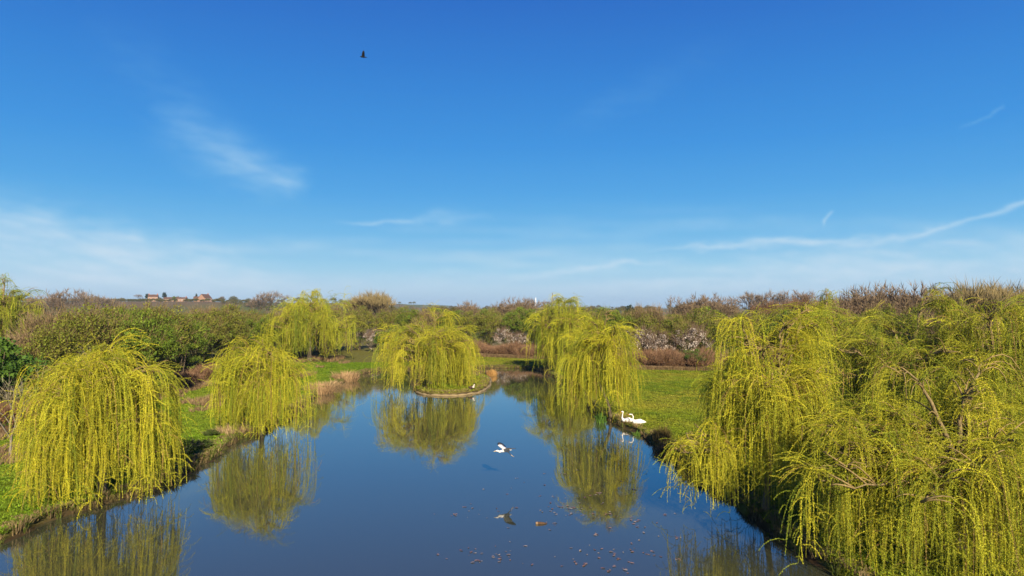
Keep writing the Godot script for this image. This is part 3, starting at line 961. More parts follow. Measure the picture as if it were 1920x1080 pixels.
func skyline(rng: RandomNumberGenerator) -> void:
	# kind, x, z, height, label
	var trees := [
		["winter", -178.0, -270.0, 14.7, "grey leafless tree on the skyline nearest the far left willow"], ["winter", -171.0, -270.0, 17.2, "tall grey leafless tree second along the left skyline"], ["brown", -183.0, -266.0, 13.5, "dark brown leafless tree just right of the far left willow"],
		["winter", -255.0, -430.0, 18.0, "rounded grey leafless tree on the left skyline above the thicket"], ["winter", -246.0, -430.0, 18.0, "wide grey leafless tree right of the rounded one on the left skyline"],
		["winter", -148.0, -410.0, 17.5, "grey leafless tree on the skyline right of the far houses"], ["winter", -142.0, -410.0, 20.0, "tall grey leafless tree behind the broad left willow"],
		["tan", -43.0, -190.0, 14.3, "tan leafless poplar just right of the broad left willow"], ["tan", -39.0, -192.0, 13.8, "tan leafless poplar with upright twigs, second right of the broad willow"], ["tan", -34.8, -188.0, 14.8, "round tan leafless tree on the skyline between broad and island willows"],
		["brown", -16.0, -250.0, 12.2, "pinkish brown leafless tree on the skyline above the island willow"], ["brown", -3.0, -225.0, 11.6, "low brown leafless tree left of the russet skyline tree"],
		["brown", 1.5, -220.0, 13.0, "russet brown round leafless tree on the skyline left of the tall willow"], ["winter", 5.5, -225.0, 12.6, "grey leafless tree between the russet tree and the white mast"], ["winter", 13.5, -240.0, 13.6, "leafless tree right of the white mast"],
		["brown", 46.5, -185.0, 12.6, "broad brown leafless tree, left part of the mound on the right skyline"], ["brown", 50.0, -186.0, 13.4, "broad brown leafless tree, middle of the mound on the right skyline"], ["brown", 54.0, -185.0, 12.6, "broad brown leafless tree, right part of the mound on the right skyline"],
		["winter", 92.0, -270.0, 16.0, "grey leafless tree, leftmost of the skyline trees right of the brown mound"], ["winter", 96.0, -268.0, 16.8, "grey leafless tree, second of the skyline trees right of the brown mound"], ["winter", 100.5, -265.0, 15.0, "slim grey leafless tree standing alone on the right skyline"],
		["winter", 105.5, -262.0, 16.4, "leafless tree pair on the right skyline, left tree"], ["winter", 109.5, -262.0, 16.4, "leafless tree pair on the right skyline, right tree"],
		["brown", 60.5, -125.0, 13.2, "brown tree of the wood nearest its left end on the right"], ["brown", 65.0, -126.0, 14.0, "brown tree of the wood, second from its left end"], ["brown", 70.0, -125.0, 13.8, "brown tree of the wood, third from its left end"], ["brown", 75.0, -126.0, 13.6, "brown tree of the wood, fourth from its left end"],
		["brown", 78.5, -122.0, 13.6, "brown tree of the wood, last one before the olive trees"],
		["tan", 59.5, -92.0, 12.8, "olive tan leafing tree left of three others near the right edge"], ["tan", 62.7, -92.0, 13.6, "olive tan leafing tree above the willows near the right edge"], ["tan", 66.0, -93.0, 13.4, "olive tan leafing tree second from the right edge"], ["tan", 69.0, -93.0, 12.8, "olive tan leafing tree at the right edge of the view"]]
	for a in trees:
		var ms: Array = kinds[a[0]]
		var m0: Dictionary = ms[rng.randi() % ms.size()]
		var s: float = a[3] / m0.crown.get_aabb().end.y
		plant("bare_tree", a[4], "tree", "leafless trees on the skyline", m0, mats.twig, a[1], a[2], Vector3(s, s, s), rng.randf() * 6.0, ["trunk", "twigs"])
	plant("fir_tree", "small dark fir on the skyline right of the double-trunked willow", "tree", "", kinds.fir[0], mats.shrub, 55.0, -330.0, Vector3(1, 1, 1), 0.3, ["trunk", "crown"])
	# the wood's lower growth and the far belts of trees, which read as one mass
	var buf := PackedFloat32Array()
	for k in 900:
		var d := rng.randf_range(420.0, 2600.0)
		var x := d * rng.randf_range(-0.8, 0.8)
		if hills.get_noise_2d(x * 0.9, d * 2.2) < 0.02:
			continue
		if d < 1000.0 and x < -140.0:
			continue
		var s := rng.randf_range(0.9, 1.5)
		put(buf, Basis(Vector3.UP, rng.randf() * 6.0).scaled(Vector3(1.5, 1, 1.5) * s), Vector3(x, height_at(x, -d) - 0.5, -d), Color(0.62, 0.52, 0.55).lerp(Color(0.8, 0.75, 0.6), rng.randf()))
	var m := copies("distant_woodland", kinds.hawthorn[0].crown, mats.shrub, buf, self)
	m.set_meta("label", "hazy belts of brownish woodland along the horizon")
	var low := PackedFloat32Array()
	for k in 260:
		var t := rng.randf()
		var x := lerpf(52.0, 120.0, t)
		var z := -lerpf(118.0, 150.0, rng.randf()) - t * 20.0
		var s := rng.randf_range(0.8, 1.2)
		put(low, Basis(Vector3.UP, rng.randf() * 6.0).scaled(Vector3(s, s, s)), Vector3(x, 0.3, z), Color(0.85, 0.7, 0.68))
	var u := copies("brown_undergrowth", kinds.bare[0].crown, mats.twig, low, self)
	u.set_meta("label", "brown leafless undergrowth filling the wood on the right")


# ------------------------------------------------------------------ grass, sedge, leaves
func tuft_mesh(blades: int, tall: float, wide: float, seed_: int, blade := 0.02) -> ArrayMesh:
	var rng := RandomNumberGenerator.new()
	rng.seed = seed_
	var mb := MB.new()
	for k in blades:
		var a := rng.randf() * TAU
		var foot := Vector3(cos(a), 0, sin(a)) * wide * rng.randf() * 0.6 - Vector3(0, 0.02, 0)
		var lean := Vector3(cos(a), 0, sin(a)) * wide * rng.randf_range(0.2, 0.9)
		var tip := foot + Vector3(0, tall * rng.randf_range(0.55, 1.1), 0) + lean
		var side := Vector3(-sin(a), 0, cos(a)) * blade * rng.randf_range(0.7, 1.2)
		var mid := foot.lerp(tip, 0.55) + Vector3(0, tall * 0.14, 0) - lean * 0.12
		var s := rng.randf_range(0.8, 1.15)
		mb.quad(foot - side, foot + side, mid + side * 0.8, mid - side * 0.8, Color(s, s, s))
		mb.tri(mid - side * 0.8, mid + side * 0.8, tip, Color(s, s, s))
	return mb.mesh()

func make_grass() -> void:
	var rng := RandomNumberGenerator.new()
	rng.seed = 91
	var tuft := tuft_mesh(9, 0.075, 0.11, 5, 0.012)
	var buf := PackedFloat32Array()
	for k in 330000:
		var x: float
		var z: float
		if k % 5 < 3:
			x = rng.randf_range(5.5, 40.0)
			z = -rng.randf_range(22.0, 101.0)
			if rng.randf() < 0.35:
				z = -rng.randf_range(24.0, 60.0)
		else:
			x = rng.randf_range(-36.0, -13.0)
			z = -rng.randf_range(24.0, 112.0)
		if k % 40 == 0:
			x = rng.randf_range(-13.5, -2.5)
			z = -rng.randf_range(72.0, 98.0)
		elif k % 40 == 1:
			x = rng.randf_range(-8.0, 8.0)
			z = -rng.randf_range(105.0, 126.0)
		var l := land(x, z)
		if l < 0.22:
			continue
		var g := small.get_noise_2d(x * 0.9, z * 0.9)
		var g2 := hills.get_noise_2d(x * 3.0, z * 3.0)
		var g3 := small.get_noise_2d(x * 3.0 + 50.0, z * 3.0)
		var col := Color(0.185, 0.245, 0.016).lerp(Color(0.270, 0.270, 0.030), clampf(0.5 + g * 1.1 + g3 * 0.6, 0, 1))
		col = col.lerp(Color(0.135, 0.200, 0.014), clampf(g2 * 1.5 + g3 * 1.5, 0, 1))
		if x < -12.0:
			col = col.lerp(Color(0.125, 0.235, 0.014), 0.6)
		if l < 1.1 and rng.randf() < 0.45:
			col = Color(0.26, 0.20, 0.09)
		col *= rng.randf_range(0.6, 1.25) * (1.0 + 0.35 * small.get_noise_2d(x * 9.0, z * 9.0))
		var s := rng.randf_range(0.7, 1.6) * (1.0 + 0.6 * clampf(g3, 0, 1)) * (1.5 if l < 0.7 else 1.0)
		put(buf, Basis(Vector3.UP, rng.randf() * TAU).scaled(Vector3(s * 1.2, s, s * 1.2)), Vector3(x, height_at(x, z), z), col)
	var o := copies("lawn_grass", tuft, mats.grass, buf, self)
	o.set_meta("label", "short mown grass on the banks and the meadow")
	# rough dead grass and roots on the steep edge of the banks
	var edge := tuft_mesh(14, 0.34, 0.30, 6, 0.012)
	var buf2 := PackedFloat32Array()
	for k in 60000:
		var x := rng.randf_range(-24.0, 15.0)
		var z := -rng.randf_range(20.0, 108.0)
		var l := land(x, z)
		if l < -0.06 or l > 0.42 or island(x, z) > -1.0:
			continue
		var col := Color(0.115, 0.085, 0.045).lerp(Color(0.25, 0.185, 0.09), rng.randf())
		if rng.randf() < 0.3:
			col = Color(0.09, 0.115, 0.02)
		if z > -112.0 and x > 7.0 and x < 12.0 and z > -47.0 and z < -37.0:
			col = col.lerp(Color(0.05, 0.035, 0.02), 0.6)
		var s := rng.randf_range(0.5, 1.25)
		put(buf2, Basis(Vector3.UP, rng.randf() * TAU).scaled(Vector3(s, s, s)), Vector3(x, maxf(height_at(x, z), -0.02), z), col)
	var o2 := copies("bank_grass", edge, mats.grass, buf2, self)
	o2.set_meta("label", "rough dead grass fringing the water's edge")
	# long dry grass at the foot of the thickets
	var buf3 := PackedFloat32Array()
	for k in 16000:
		var x: float
		var z: float
		if k % 2 == 0:
			x = rng.randf_range(-36.0, -25.5)
			z = -rng.randf_range(36.0, 125.0)
			if x > -33.0 and small.get_noise_2d(x * 0.8, z * 0.8) < 0.22:
				continue
		elif k % 4 == 1:
			x = rng.randf_range(11.0, 38.0)
			z = lerpf(-101.0, -95.5, (x - 11.0) / 27.0) + rng.randf_range(-2.0, 0.9)
		else:
			x = rng.randf_range(-12.0, 8.0)
			z = lerpf(-129.0, -119.0, (x + 12.0) / 20.0) + rng.randf_range(-2.0, 1.5)
		var s := rng.randf_range(0.7, 1.7)
		put(buf3, Basis(Vector3.UP, rng.randf() * TAU).scaled(Vector3(s, s, s)), Vector3(x, height_at(x, z), z), Color(0.27, 0.195, 0.10).lerp(Color(0.20, 0.13, 0.075), rng.randf()) * rng.randf_range(0.8, 1.1))
	var o3 := copies("dry_grass", edge, mats.grass, buf3, self)
	o3.set_meta("label", "long dry tan grass at the foot of the thickets")

func clump(called: String, label: String, x: float, z: float, blades: int, tall: float, wide: float, blade: float, a: Color, b: Color, seed_: int) -> void:
	var rng := RandomNumberGenerator.new()
	rng.seed = seed_
	var mb := MB.new()
	for k in blades:
		var an := rng.randf() * TAU
		var out := Vector3(cos(an), 0, sin(an))
		var f := sqrt(rng.randf())
		var foot := out * wide * f * 0.75 - Vector3(0, 0.1, 0)
		var tip := foot + Vector3(0, tall * rng.randf_range(0.6, 1.1) * (1.15 - 0.5 * f), 0) + (out * 0.8 + rnd_dir(rng) * 0.6) * wide * rng.randf_range(0.15, 0.55)
		var mid := foot.lerp(tip, 0.6) + Vector3(0, tall * 0.16, 0)
		var side := Vector3(-sin(an), 0, cos(an)).rotated(Vector3.UP, rng.randf_range(-0.8, 0.8)) * blade
		var col := a.lerp(b, rng.randf()) * rng.randf_range(0.85, 1.12)
		mb.quad(foot - side, foot + side, mid + side * 0.9, mid - side * 0.9, col)
		mb.tri(mid - side * 0.9, mid + side * 0.9, tip, col)
	var o := single(called, mb.mesh(), mats.grass)
	o.position = Vector3(x, maxf(height_at(x, z), -0.05), z)
	o.set_meta("kind", "thing")
	tag(o, label, "plant", "tufts along the water")

func make_clumps() -> void:
	var tan_a := Color(0.30, 0.19, 0.10)
	var tan_b := Color(0.42, 0.29, 0.16)
	clump("sedge_clump", "large tan dead sedge mound on the left bank, nearer of two close together", -20.4, -75.0, 900, 1.15, 1.9, 0.018, tan_a, tan_b, 1)
	clump("sedge_clump", "tan dead sedge mound on the left bank, farther of two close together", -20.6, -87.5, 800, 1.2, 2.0, 0.018, tan_a, tan_b, 2)
	clump("sedge_clump", "tan dead sedge sloping down between the two sedge mounds", -20.3, -80.5, 420, 0.55, 1.6, 0.018, Color(0.26, 0.19, 0.10), tan_b, 3)
	clump("sedge_clump", "pale tan sedge clump at the foot of the second left willow", -19.6, -49.6, 700, 0.6, 1.25, 0.012, Color(0.36, 0.25, 0.14), Color(0.48, 0.36, 0.22), 4)
	clump("sedge_clump", "orange brown sedge tuft in the channel beside the island", -2.7, -94.5, 420, 1.05, 0.85, 0.015, Color(0.36, 0.2, 0.07), Color(0.46, 0.28, 0.1), 5)
	clump("sedge_clump", "dark brown reed clump on the right bank below the meadow", 9.9, -46.8, 520, 1.05, 0.8, 0.012, Color(0.07, 0.055, 0.025), Color(0.16, 0.12, 0.04), 6)
	clump("sedge_clump", "dark overhanging reed clump just nearer than the brown reeds on the right bank", 9.8, -43.6, 520, 0.7, 1.0, 0.012, Color(0.05, 0.035, 0.02), Color(0.12, 0.08, 0.04), 7)
	clump("sedge_clump", "pale dead grass patch on the right bank beside the dark reeds", 11.4, -44.6, 300, 0.3, 0.9, 0.012, Color(0.36, 0.28, 0.17), Color(0.44, 0.36, 0.24), 8)
	clump("iris_clump", "bright green iris leaves at the foot of the pale leaning trunks", 7.0, -55.8, 120, 1.0, 0.5, 0.025, Color(0.05, 0.11, 0.02), Color(0.09, 0.17, 0.025), 9)
	clump("iris_clump", "small green iris tuft in the water below the swans", 8.85, -50.2, 46, 0.5, 0.42, 0.022, Color(0.05, 0.11, 0.02), Color(0.10, 0.17, 0.025), 10)
	clump("iris_clump", "pale grass tuft on the bank behind the iris leaves", 8.9, -56.5, 260, 0.35, 1.1, 0.012, Color(0.30, 0.22, 0.10), Color(0.36, 0.27, 0.14), 11)
	# pale roll of matting that edges the island
	var mb := MB.new()
	var path := []
	var rad := []
	for k in 60:
		var a := lerpf(-0.75, 2.35, k / 59.0)
		var x := -6.9 + signf(cos(a)) * pow(absf(cos(a)), 2.0 / 2.6) * 4.3
		var z := -84.6 + signf(sin(a)) * pow(absf(sin(a)), 2.0 / 2.6) * 12.0
		var j := small.get_noise_2d(x * 4.0, z * 4.0)
		path.append(Vector3(x + j * 0.12, 0.05 + 0.07 * small.get_noise_2d(z * 5.0, x * 5.0), z + j * 0.1))
		rad.append(0.12 + 0.08 * small.get_noise_2d(x * 9.0, z * 9.0 + 40.0))
	mb.tube(path, rad, 8, Color(0.37, 0.29, 0.15), false)
	var o := single("matting_roll", mb.mesh(true), mats.bark)
	tag(o, "pale tan matting roll edging the willow island", "edging")

func make_floating() -> void:
	var rng := RandomNumberGenerator.new()
	rng.seed = 17
	var shapes := []
	for k in 5:
		var mb := MB.new()
		var n := 9
		for s in n:
			var a0 := TAU * s / n
			var a1 := TAU * (s + 1) / n
			var r0 := 0.5 + 0.35 * absf(cos(a0 * 1.5 + k)) * absf(cos(a0))
			var r1 := 0.5 + 0.35 * absf(cos(a1 * 1.5 + k)) * absf(cos(a1))
			mb.tri(Vector3(0, 0.04, 0), Vector3(cos(a0) * r0, 0.04 + 0.16 * absf(sin(a0 + k)), sin(a0) * r0 * 0.6), Vector3(cos(a1) * r1, 0.04 + 0.16 * absf(sin(a1 + k)), sin(a1) * r1 * 0.6), Color(1, 1, 1))
		shapes.append(mb.mesh(true))
	var tones := [plain(Color(0.17, 0.085, 0.065), 0.5), plain(Color(0.22, 0.13, 0.105), 0.45), plain(Color(0.12, 0.065, 0.055), 0.5), plain(Color(0.26, 0.21, 0.18), 0.4), plain(Color(0.14, 0.11, 0.10), 0.4)]
	var n := 0
	var drifts := []
	for k in 16:
		var d := rng.randf_range(23.6, 36.0)
		drifts.append(Vector2(rng.randf_range(1.6, 6.8) * (1.0 if rng.randf() < 0.85 else -0.3), d))
	while n < 270:
		var c: Vector2 = drifts[rng.randi() % 16]
		var x := c.x + rng.randfn(0.0, 0.75)
		var d := c.y + rng.randfn(0.0, 0.7)
		if rng.randf() < 0.3:
			d = rng.randf_range(23.5, 40.0)
			x = rng.randfn(3.4, 2.6)
		if land(x, -d) > -0.6:
			continue
		for m in (rng.randi_range(2, 4) if rng.randf() < 0.2 else 1):
			var o := single("floating_leaf", shapes[rng.randi() % 5], tones[rng.randi() % 5])
			var s := rng.randf_range(0.04, 0.125)
			o.scale = Vector3(s, s, s)
			o.position = Vector3(x + rng.randf_range(-0.12, 0.12) * (1 if m > 0 else 0), 0.004, -d + rng.randf_range(-0.2, 0.2) * (1 if m > 0 else 0))
			o.rotation.y = rng.randf() * TAU
			tag(o, "small dead leaf floating among others on the open pond", "leaf", "dead leaves floating on the pond")
			n += 1
	var t := thing("driftwood", "short brown piece of driftwood with a pale end, floating below the heron", "driftwood", Vector3(1.16, 0.0, -29.7), 0.12)
	var mb := MB.new()
	mb.tube([Vector3(-0.17, 0.03, 0), Vector3(-0.02, 0.035, 0), Vector3(0.14, 0.03, 0.02), Vector3(0.3, 0.02, 0.03)], [0.055, 0.06, 0.045, 0.012], 8, Color(0.12, 0.065, 0.035))
	part("bark", mb.mesh(true), mats.bark, t)
	mb = MB.new()
	mb.tube([Vector3(-0.172, 0.03, 0), Vector3(-0.09, 0.034, 0)], [0.057, 0.062], 8, Color(0.40, 0.28, 0.18))
	part("pale_end", mb.mesh(true), mats.bark, t)

# ------------------------------------------------------------------ birds
# one closed skin around tapered bones [ax, ay, az, ra, bx, by, bz, rb], joined smoothly, as surface nets
func skin(bones: Array, blend: float, cell: float, col: Callable) -> ArrayMesh:
	var lo := Vector3(1e9, 1e9, 1e9)
	var hi := -lo
	for b in bones:
		for e in 2:
			var p := Vector3(b[e * 4], b[e * 4 + 1], b[e * 4 + 2])
			var r := Vector3.ONE * (float(b[e * 4 + 3]) + blend + cell * 2.0)
			lo = lo.min(p - r)
			hi = hi.max(p + r)
	var nx := int((hi.x - lo.x) / cell) + 2
	var ny := int((hi.y - lo.y) / cell) + 2
	var nz := int((hi.z - lo.z) / cell) + 2
	var f := PackedFloat32Array()
	f.resize(nx * ny * nz)
	for z in nz:
		for y in ny:
			for x in nx:
				var p := lo + Vector3(x, y, z) * cell
				var d := 1e3
				for b in bones:
					var a := Vector3(b[0], b[1], b[2])
					var ab := Vector3(b[4], b[5], b[6]) - a
					var t := clampf((p - a).dot(ab) / ab.length_squared(), 0.0, 1.0)
					var e := (p - a - ab * t).length() - lerpf(b[3], b[7], t)
					var hh := maxf(blend - absf(d - e), 0.0) / blend
					d = minf(d, e) - hh * hh * blend * 0.25
				f[(z * ny + y) * nx + x] = d
	var mb := MB.new()
	var id := {}
	var step := [1, nx, nx * ny]
	for z in nz - 1:
		for y in ny - 1:
			for x in nx - 1:
				var o := (z * ny + y) * nx + x
				var sum := Vector3.ZERO
				var n := 0
				for ax in 3:
					for k in 4:
						var c := o
						var at := Vector3(x, y, z)
						var u := (ax + 1) % 3
						var w := (ax + 2) % 3
						if k & 1:
							c += step[u]
							at[u] += 1.0
						if k & 2:
							c += step[w]
							at[w] += 1.0
						var v0 := f[c]
						var v1 := f[c + step[ax]]
						if (v0 < 0.0) != (v1 < 0.0):
							at[ax] += v0 / (v0 - v1)
							sum += at
							n += 1
				if n > 0:
					id[o] = mb.v.size()
					var q := lo + sum / n * cell
					mb.v.append(q)
					mb.c.append(col.call(q))
	for z in range(1, nz - 1):
		for y in range(1, ny - 1):
			for x in range(1, nx - 1):
				var o := (z * ny + y) * nx + x
				for ax in 3:
					var in0 := f[o] < 0.0
					if in0 == (f[o + step[ax]] < 0.0):
						continue
					var u: int = step[(ax + 1) % 3]
					var w: int = step[(ax + 2) % 3]
					var q := [id[o], id[o - u], id[o - u - w], id[o - w]]
					if not in0:
						q.reverse()
					for t in [0, 2, 1, 0, 3, 2]:
						mb.ix.append(q[t])
	return mb.mesh(true)

# a feathered wing lofted along its span: sections [front edge, back edge, thickness]
func loft(mb: MB, sections: Array, col: Color) -> void:
	var base := mb.v.size()
	for s in sections:
		var a: Vector3 = s[0]
		var b: Vector3 = s[1]
		var up := Vector3(0, float(s[2]), 0)
		for p in [a, a.lerp(b, 0.35) + up, b, a.lerp(b, 0.35) - up]:
			mb.v.append(p)
			mb.c.append(col)
	for k in sections.size() - 1:
		for s in 4:
			var a0 := base + k * 4 + s
			var a1 := base + k * 4 + (s + 1) % 4
			mb.ix.append(a0); mb.ix.append(a1); mb.ix.append(a0 + 4)
			mb.ix.append(a1); mb.ix.append(a1 + 4); mb.ix.append(a0 + 4)

func swan(label: String, at: Vector3, turn: float, bow: float) -> void:
	var o := thing("swan", label, "bird", at, turn, "two swans resting on the right bank")
	o.scale = Vector3.ONE * 0.93
	var white := func(_p: Vector3) -> Color: return Color(0.70, 0.69, 0.66)
	# facing -x, resting on its breast
	var head := Vector3(-0.37 - bow * 0.24, 0.92 - bow * 0.12, 0.0)
	var bones := [[-0.24, 0.20, 0, 0.17, 0.12, 0.22, 0, 0.205], [0.12, 0.22, 0, 0.20, 0.42, 0.20, 0, 0.12], [0.42, 0.20, 0, 0.11, 0.66, 0.20, 0, 0.03],
		[-0.28, 0.24, 0, 0.11, -0.38, 0.40, 0, 0.052], [-0.38, 0.40, 0, 0.05, -0.35, 0.62, 0, 0.035], [-0.35, 0.62, 0, 0.035, head.x + 0.08 + bow * 0.08, head.y - 0.03 + bow * 0.02, 0, 0.033], [head.x + 0.08 + bow * 0.08, head.y - 0.03 + bow * 0.02, 0, 0.033, head.x, head.y, 0, 0.040], [head.x, head.y, 0, 0.040, head.x - 0.07, head.y - 0.02, 0, 0.026]]
	part("body", skin(bones, 0.045, 0.022, white), mats.feather, o)
	for s in [-1.0, 1.0]:
		var w := [[-0.12, 0.27, 0.13 * s, 0.09, 0.22, 0.32, 0.12 * s, 0.10], [0.22, 0.32, 0.12 * s, 0.09, 0.60, 0.25, 0.04 * s, 0.025]]
		part("wing", skin(w, 0.05, 0.026, white), mats.feather, o)
	var mb := MB.new()
	mb.tube([head + Vector3(-0.08, -0.022, 0), head + Vector3(-0.13, -0.04, 0), head + Vector3(-0.18, -0.055, 0)], [0.026, 0.02, 0.012], 7, Color(0.62, 0.20, 0.03))
	var bill := part("bill", mb.mesh(true), mats.feather, o)
	mb = MB.new()
	mb.tube([head + Vector3(-0.055, 0.012, 0), head + Vector3(-0.085, 0.0, 0), head + Vector3(-0.1, -0.012, 0)], [0.018, 0.028, 0.014], 7, Color(0.01, 0.01, 0.01))
	part("knob", mb.mesh(true), mats.feather, bill)

func make_birds() -> void:
	swan("white swan on the right bank with neck held straight up, left of the pair", on_land(8.75, -54.0) + Vector3(0, -0.02, 0), 0.0, 0.0)
	swan("white swan on the right bank with head bent forward, right of the pair", on_land(9.42, -53.1) + Vector3(0, -0.02, 0), -0.12, 1.0)

	# heron, flying left and a little towards the camera
	var h := thing("heron", "grey heron flying low over the pond with wings raised", "bird", Vector3(-0.35, 1.66, -36.6), 0.47)
	var grey := func(p: Vector3) -> Color: return Color(0.62, 0.61, 0.60) if p.x < -0.12 else Color(0.30, 0.31, 0.33)
	part("body", skin([[-0.12, 0.0, 0, 0.075, 0.14, -0.01, 0, 0.085], [0.14, -0.01, 0, 0.075, 0.36, 0.0, 0, 0.025], [-0.16, 0.0, 0, 0.055, -0.32, -0.03, 0, 0.045], [-0.32, -0.03, 0, 0.04, -0.44, 0.03, 0, 0.032], [-0.44, 0.03, 0, 0.034, -0.52, 0.03, 0, 0.03]], 0.05, 0.018, grey), mats.feather, h)
	var mb := MB.new()
	mb.tube([Vector3(-0.52, 0.03, 0), Vector3(-0.6, 0.02, 0), Vector3(-0.68, 0.005, 0)], [0.022, 0.014, 0.003], 6, Color(0.62, 0.45, 0.22))
	part("bill", mb.mesh(true), mats.feather, h)
	mb = MB.new()
	for s in [-1.0, 1.0]:
		mb = MB.new()
		mb.tube([Vector3(0.12, -0.06, 0.03 * s), Vector3(0.26, -0.17, 0.03 * s), Vector3(0.40, -0.31, 0.04 * s), Vector3(0.49, -0.36, 0.04 * s)], [0.018, 0.012, 0.011, 0.014], 5, Color(0.42, 0.33, 0.24))
		part("leg", mb.mesh(true), mats.feather, h)
	for s in [-1.0, 1.0]:
		mb = MB.new()
		loft(mb, [[Vector3(-0.14, 0.05, 0.05 * s), Vector3(0.18, 0.03, 0.05 * s), 0.035], [Vector3(-0.2, 0.16, 0.28 * s), Vector3(0.2, 0.12, 0.28 * s), 0.03], [Vector3(-0.2, 0.22, 0.48 * s), Vector3(0.18, 0.2, 0.5 * s), 0.02]], Color(0.58, 0.58, 0.58))
		var wing := part("wing", mb.mesh(true), mats.feather, h)
		mb = MB.new()
		loft(mb, [[Vector3(-0.2, 0.22, 0.48 * s), Vector3(0.18, 0.2, 0.5 * s), 0.018], [Vector3(-0.12, 0.24, 0.68 * s), Vector3(0.2, 0.22, 0.7 * s), 0.014], [Vector3(-0.03, 0.25, 0.84 * s), Vector3(0.18, 0.24, 0.84 * s), 0.01], [Vector3(0.07, 0.25, 0.95 * s), Vector3(0.14, 0.25, 0.96 * s), 0.004]], Color(0.085, 0.08, 0.08))
		part("flight_feathers", mb.mesh(true), mats.feather, wing)

	# crow high up, wings raised in mid beat
	var c := thing("crow", "black crow flying high in the blue sky", "bird", Vector3(-12.8, 30.6, -60.0), 0.25)
	var black := func(_p: Vector3) -> Color: return Color(0.010, 0.010, 0.012)
	part("body", skin([[-0.12, 0, 0, 0.06, 0.08, 0, 0, 0.06], [-0.12, 0.01, 0, 0.05, -0.2, 0.025, 0, 0.045], [0.08, 0, 0, 0.05, 0.3, 0.0, 0, 0.03]], 0.04, 0.02, black), mats.feather, c)
	mb = MB.new()
	mb.tube([Vector3(-0.22, 0.02, 0), Vector3(-0.30, 0.01, 0)], [0.02, 0.005], 5, Color(0.01, 0.01, 0.01))
	part("bill", mb.mesh(true), mats.feather, c)
	for s in [-1.0, 1.0]:
		mb = MB.new()
		loft(mb, [[Vector3(-0.1, 0.03, 0.04 * s), Vector3(0.12, 0.03, 0.04 * s), 0.02], [Vector3(-0.12, 0.2, 0.13 * s), Vector3(0.12, 0.18, 0.14 * s), 0.015], [Vector3(-0.08, 0.36, 0.2 * s), Vector3(0.1, 0.34, 0.22 * s), 0.01], [Vector3(-0.02, 0.48, 0.22 * s), Vector3(0.06, 0.47, 0.24 * s), 0.005]], Color(0.012, 0.012, 0.014))
		part("wing", mb.mesh(true), mats.feather, c)

	# goose on the island
	var g := thing("goose", "brown goose with pale breast and dark head on the island's front edge", "bird", on_land(-4.3, -75.6), PI - 0.25)
	var brown := func(p: Vector3) -> Color:
		if p.y > 0.62:
			return Color(0.02, 0.02, 0.018)
		if p.x < -0.12 and p.y > 0.22:
			return Color(0.46, 0.42, 0.36)
		return Color(0.075, 0.048, 0.036)
	part("body", skin([[-0.16, 0.30, 0, 0.13, 0.12, 0.28, 0, 0.14], [0.12, 0.28, 0, 0.12, 0.42, 0.27, 0, 0.03], [-0.2, 0.36, 0, 0.09, -0.26, 0.52, 0, 0.055], [-0.26, 0.52, 0, 0.05, -0.28, 0.66, 0, 0.045], [-0.28, 0.66, 0, 0.05, -0.34, 0.66, 0, 0.035]], 0.06, 0.026, brown), mats.feather, g)
	mb = MB.new()
	mb.tube([Vector3(-0.36, 0.66, 0), Vector3(-0.44, 0.64, 0)], [0.024, 0.01], 6, Color(0.02, 0.02, 0.02))
	part("bill", mb.mesh(true), mats.feather, g)
	for s in [-1.0, 1.0]:
		mb = MB.new()
		mb.tube([Vector3(0.0, 0.2, 0.06 * s), Vector3(0.01, 0.02, 0.06 * s), Vector3(-0.07, 0.012, 0.06 * s)], [0.018, 0.014, 0.02], 5, Color(0.03, 0.03, 0.025))
		part("leg", mb.mesh(true), mats.feather, g)

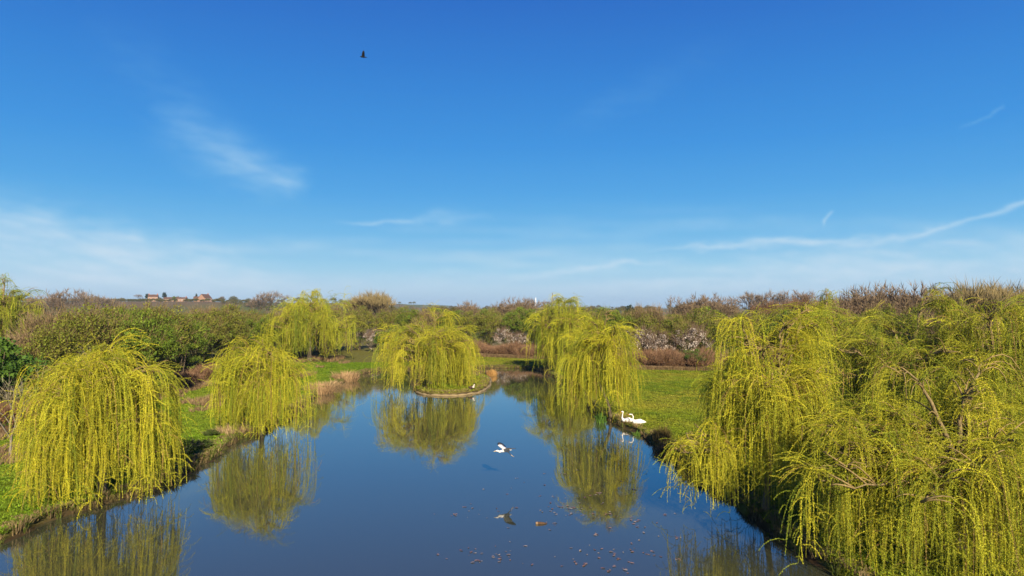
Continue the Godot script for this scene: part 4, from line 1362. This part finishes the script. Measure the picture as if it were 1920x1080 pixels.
# ------------------------------------------------------------------ far houses and masts
func house(label: String, x: float, z: float, turn: float, wide: float, deep: float, eaves: float, ridge: float, chimneys: int) -> void:
	var o := thing("brick_house", label, "house", Vector3(x, height_at(x, z) - 0.3, z), turn, "brick houses on the far hill")
	var mb := MB.new()
	var a := wide * 0.5
	var b := deep * 0.5
	mb.box(Vector3(-a, 0, -b), Vector3(a, eaves, b), Color(0.30, 0.18, 0.125))
	for s in [-1.0, 1.0]:
		mb.tri(Vector3(a * s, eaves, -b), Vector3(a * s, eaves, b), Vector3(a * s, ridge, 0), Color(0.30, 0.18, 0.125))
	part("wall", mb.mesh(), mats.twig, o)
	mb = MB.new()
	for s in [-1.0, 1.0]:
		var e := Vector3(0, eaves - 0.15, (b + 0.35) * s)
		var r := Vector3(0, ridge + 0.12, 0)
		var q := Vector3(a + 0.3, 0, 0)
		mb.quad(e - q, e + q, r + q, r - q, Color(0.10, 0.055, 0.04))
		mb.quad(e - q - Vector3(0, 0.18, 0), e + q - Vector3(0, 0.18, 0), e + q, e - q, Color(0.5, 0.48, 0.44))
	var roof := part("roof", mb.mesh(), mats.twig, o)
	for k in chimneys:
		mb = MB.new()
		var cx := (a - 0.8) * (1.0 if k == 0 else -1.0)
		mb.box(Vector3(cx - 0.45, ridge - 0.8, -0.4), Vector3(cx + 0.45, ridge + 1.3, 0.4), Color(0.36, 0.15, 0.09))
		part("chimney", mb.mesh(), mats.twig, roof)
	var n := int(wide / 3.0)
	for fl in int(eaves / 2.7):
		for k in n:
			var wx := (k + 0.5) / n * wide - a
			mb = MB.new()
			mb.box(Vector3(wx - 0.6, fl * 2.7 + 0.9, b), Vector3(wx + 0.6, fl * 2.7 + 2.2, b + 0.06), Color(0.7, 0.68, 0.64))
			var w := part("window", mb.mesh(), mats.twig, o)
			mb = MB.new()
			mb.box(Vector3(wx - 0.48, fl * 2.7 + 1.02, b + 0.055), Vector3(wx + 0.48, fl * 2.7 + 2.08, b + 0.075), Color(0.03, 0.035, 0.04))
			part("pane", mb.mesh(), mats.pane, w)

func make_far() -> void:
	var pane := StandardMaterial3D.new()
	pane.albedo_color = Color(0.16, 0.18, 0.2)
	pane.roughness = 0.08
	mats.pane = pane
	house("tall red brick house highest on the far left hill", -448.0, -880.0, 0.35, 11.0, 8.0, 6.0, 9.0, 2)
	house("low brick house right of the tallest one on the far hill", -424.0, -872.0, 0.2, 12.0, 7.0, 3.2, 5.6, 1)
	house("long low brick house between low house and gabled house on the far hill", -404.0, -862.0, 0.1, 12.0, 7.0, 3.4, 5.4, 1)
	house("gabled brick house, rightmost on the far hill", -380.0, -872.0, 1.25, 12.0, 11.0, 4.2, 9.4, 1)
	house("small dark-roofed brick house just left of the gabled one on the far hill", -391.0, -876.0, 0.2, 8.0, 6.5, 4.0, 6.6, 1)
	var rng := RandomNumberGenerator.new()
	rng.seed = 303
	for a in [[-468.0, -884.0, 1.1, "winter", "grey leafless tree left of the tallest far house"], [-461.0, -890.0, 1.0, "fir", "dark fir beside the tallest far house"], [-434.0, -880.0, 1.15, "fir", "dark spreading fir right of the tallest far house"], [-417.0, -870.0, 0.8, "green", "dark round tree between the far houses"], [-396.0, -884.0, 1.0, "fir", "slim dark fir left of the gabled far house"], [-362.0, -880.0, 0.8, "winter", "small leafless tree right of the gabled far house"]]:
		var ms: Array = kinds[a[3]]
		var slim := Vector3(0.55, 1, 0.55) if String(a[4]).begins_with("slim") else Vector3.ONE
		plant("hill_tree", a[4], "tree", "trees among the far houses", ms[0], mats.shrub, a[0], a[1], slim * float(a[2]), rng.randf() * 6.0, ["trunk", "crown"])
	var mb := MB.new()
	mb.tube([Vector3(0, 0, 0), Vector3(0, 8, 0), Vector3(0, 14.6, 0)], [0.22, 0.2, 0.14], 8, Color(0.82, 0.82, 0.82))
	var m := single("white_mast", mb.mesh(true), mats.feather)
	m.position = on_land(13.5, -400.0)
	tag(m, "thin white mast on the skyline left of the tall willow", "mast")
	mb = MB.new()
	mb.tube([Vector3(0, 0, 0), Vector3(0, 8, 0), Vector3(0, 13.4, 0)], [0.17, 0.15, 0.12], 8, Color(0.24, 0.20, 0.17))
	var p := single("utility_pole", mb.mesh(true), mats.bark)
	p.position = on_land(12.5, -218.0)
	tag(p, "grey wooden pole on the skyline behind the tall willow", "pole")
	# hedges on the far hill
	var buf := PackedFloat32Array()
	for k in 420:
		var t := rng.randf()
		var x := lerpf(-620.0, -250.0, t)
		var z := -860.0 + rng.randf_range(-6.0, 6.0) + 40.0 * rng.randi_range(-1, 1)
		var s := rng.randf_range(0.3, 0.62)
		put(buf, Basis(Vector3.UP, rng.randf() * 6.0).scaled(Vector3(1.6, 0.8, 1.6) * s), Vector3(x, height_at(x, z) - 0.3, z), Color(0.8, 0.75, 0.75))
	var u := copies("hill_hedge", kinds.hawthorn[1].crown, mats.shrub, buf, self)
	u.set_meta("label", "low dark hedges across the far left hill")
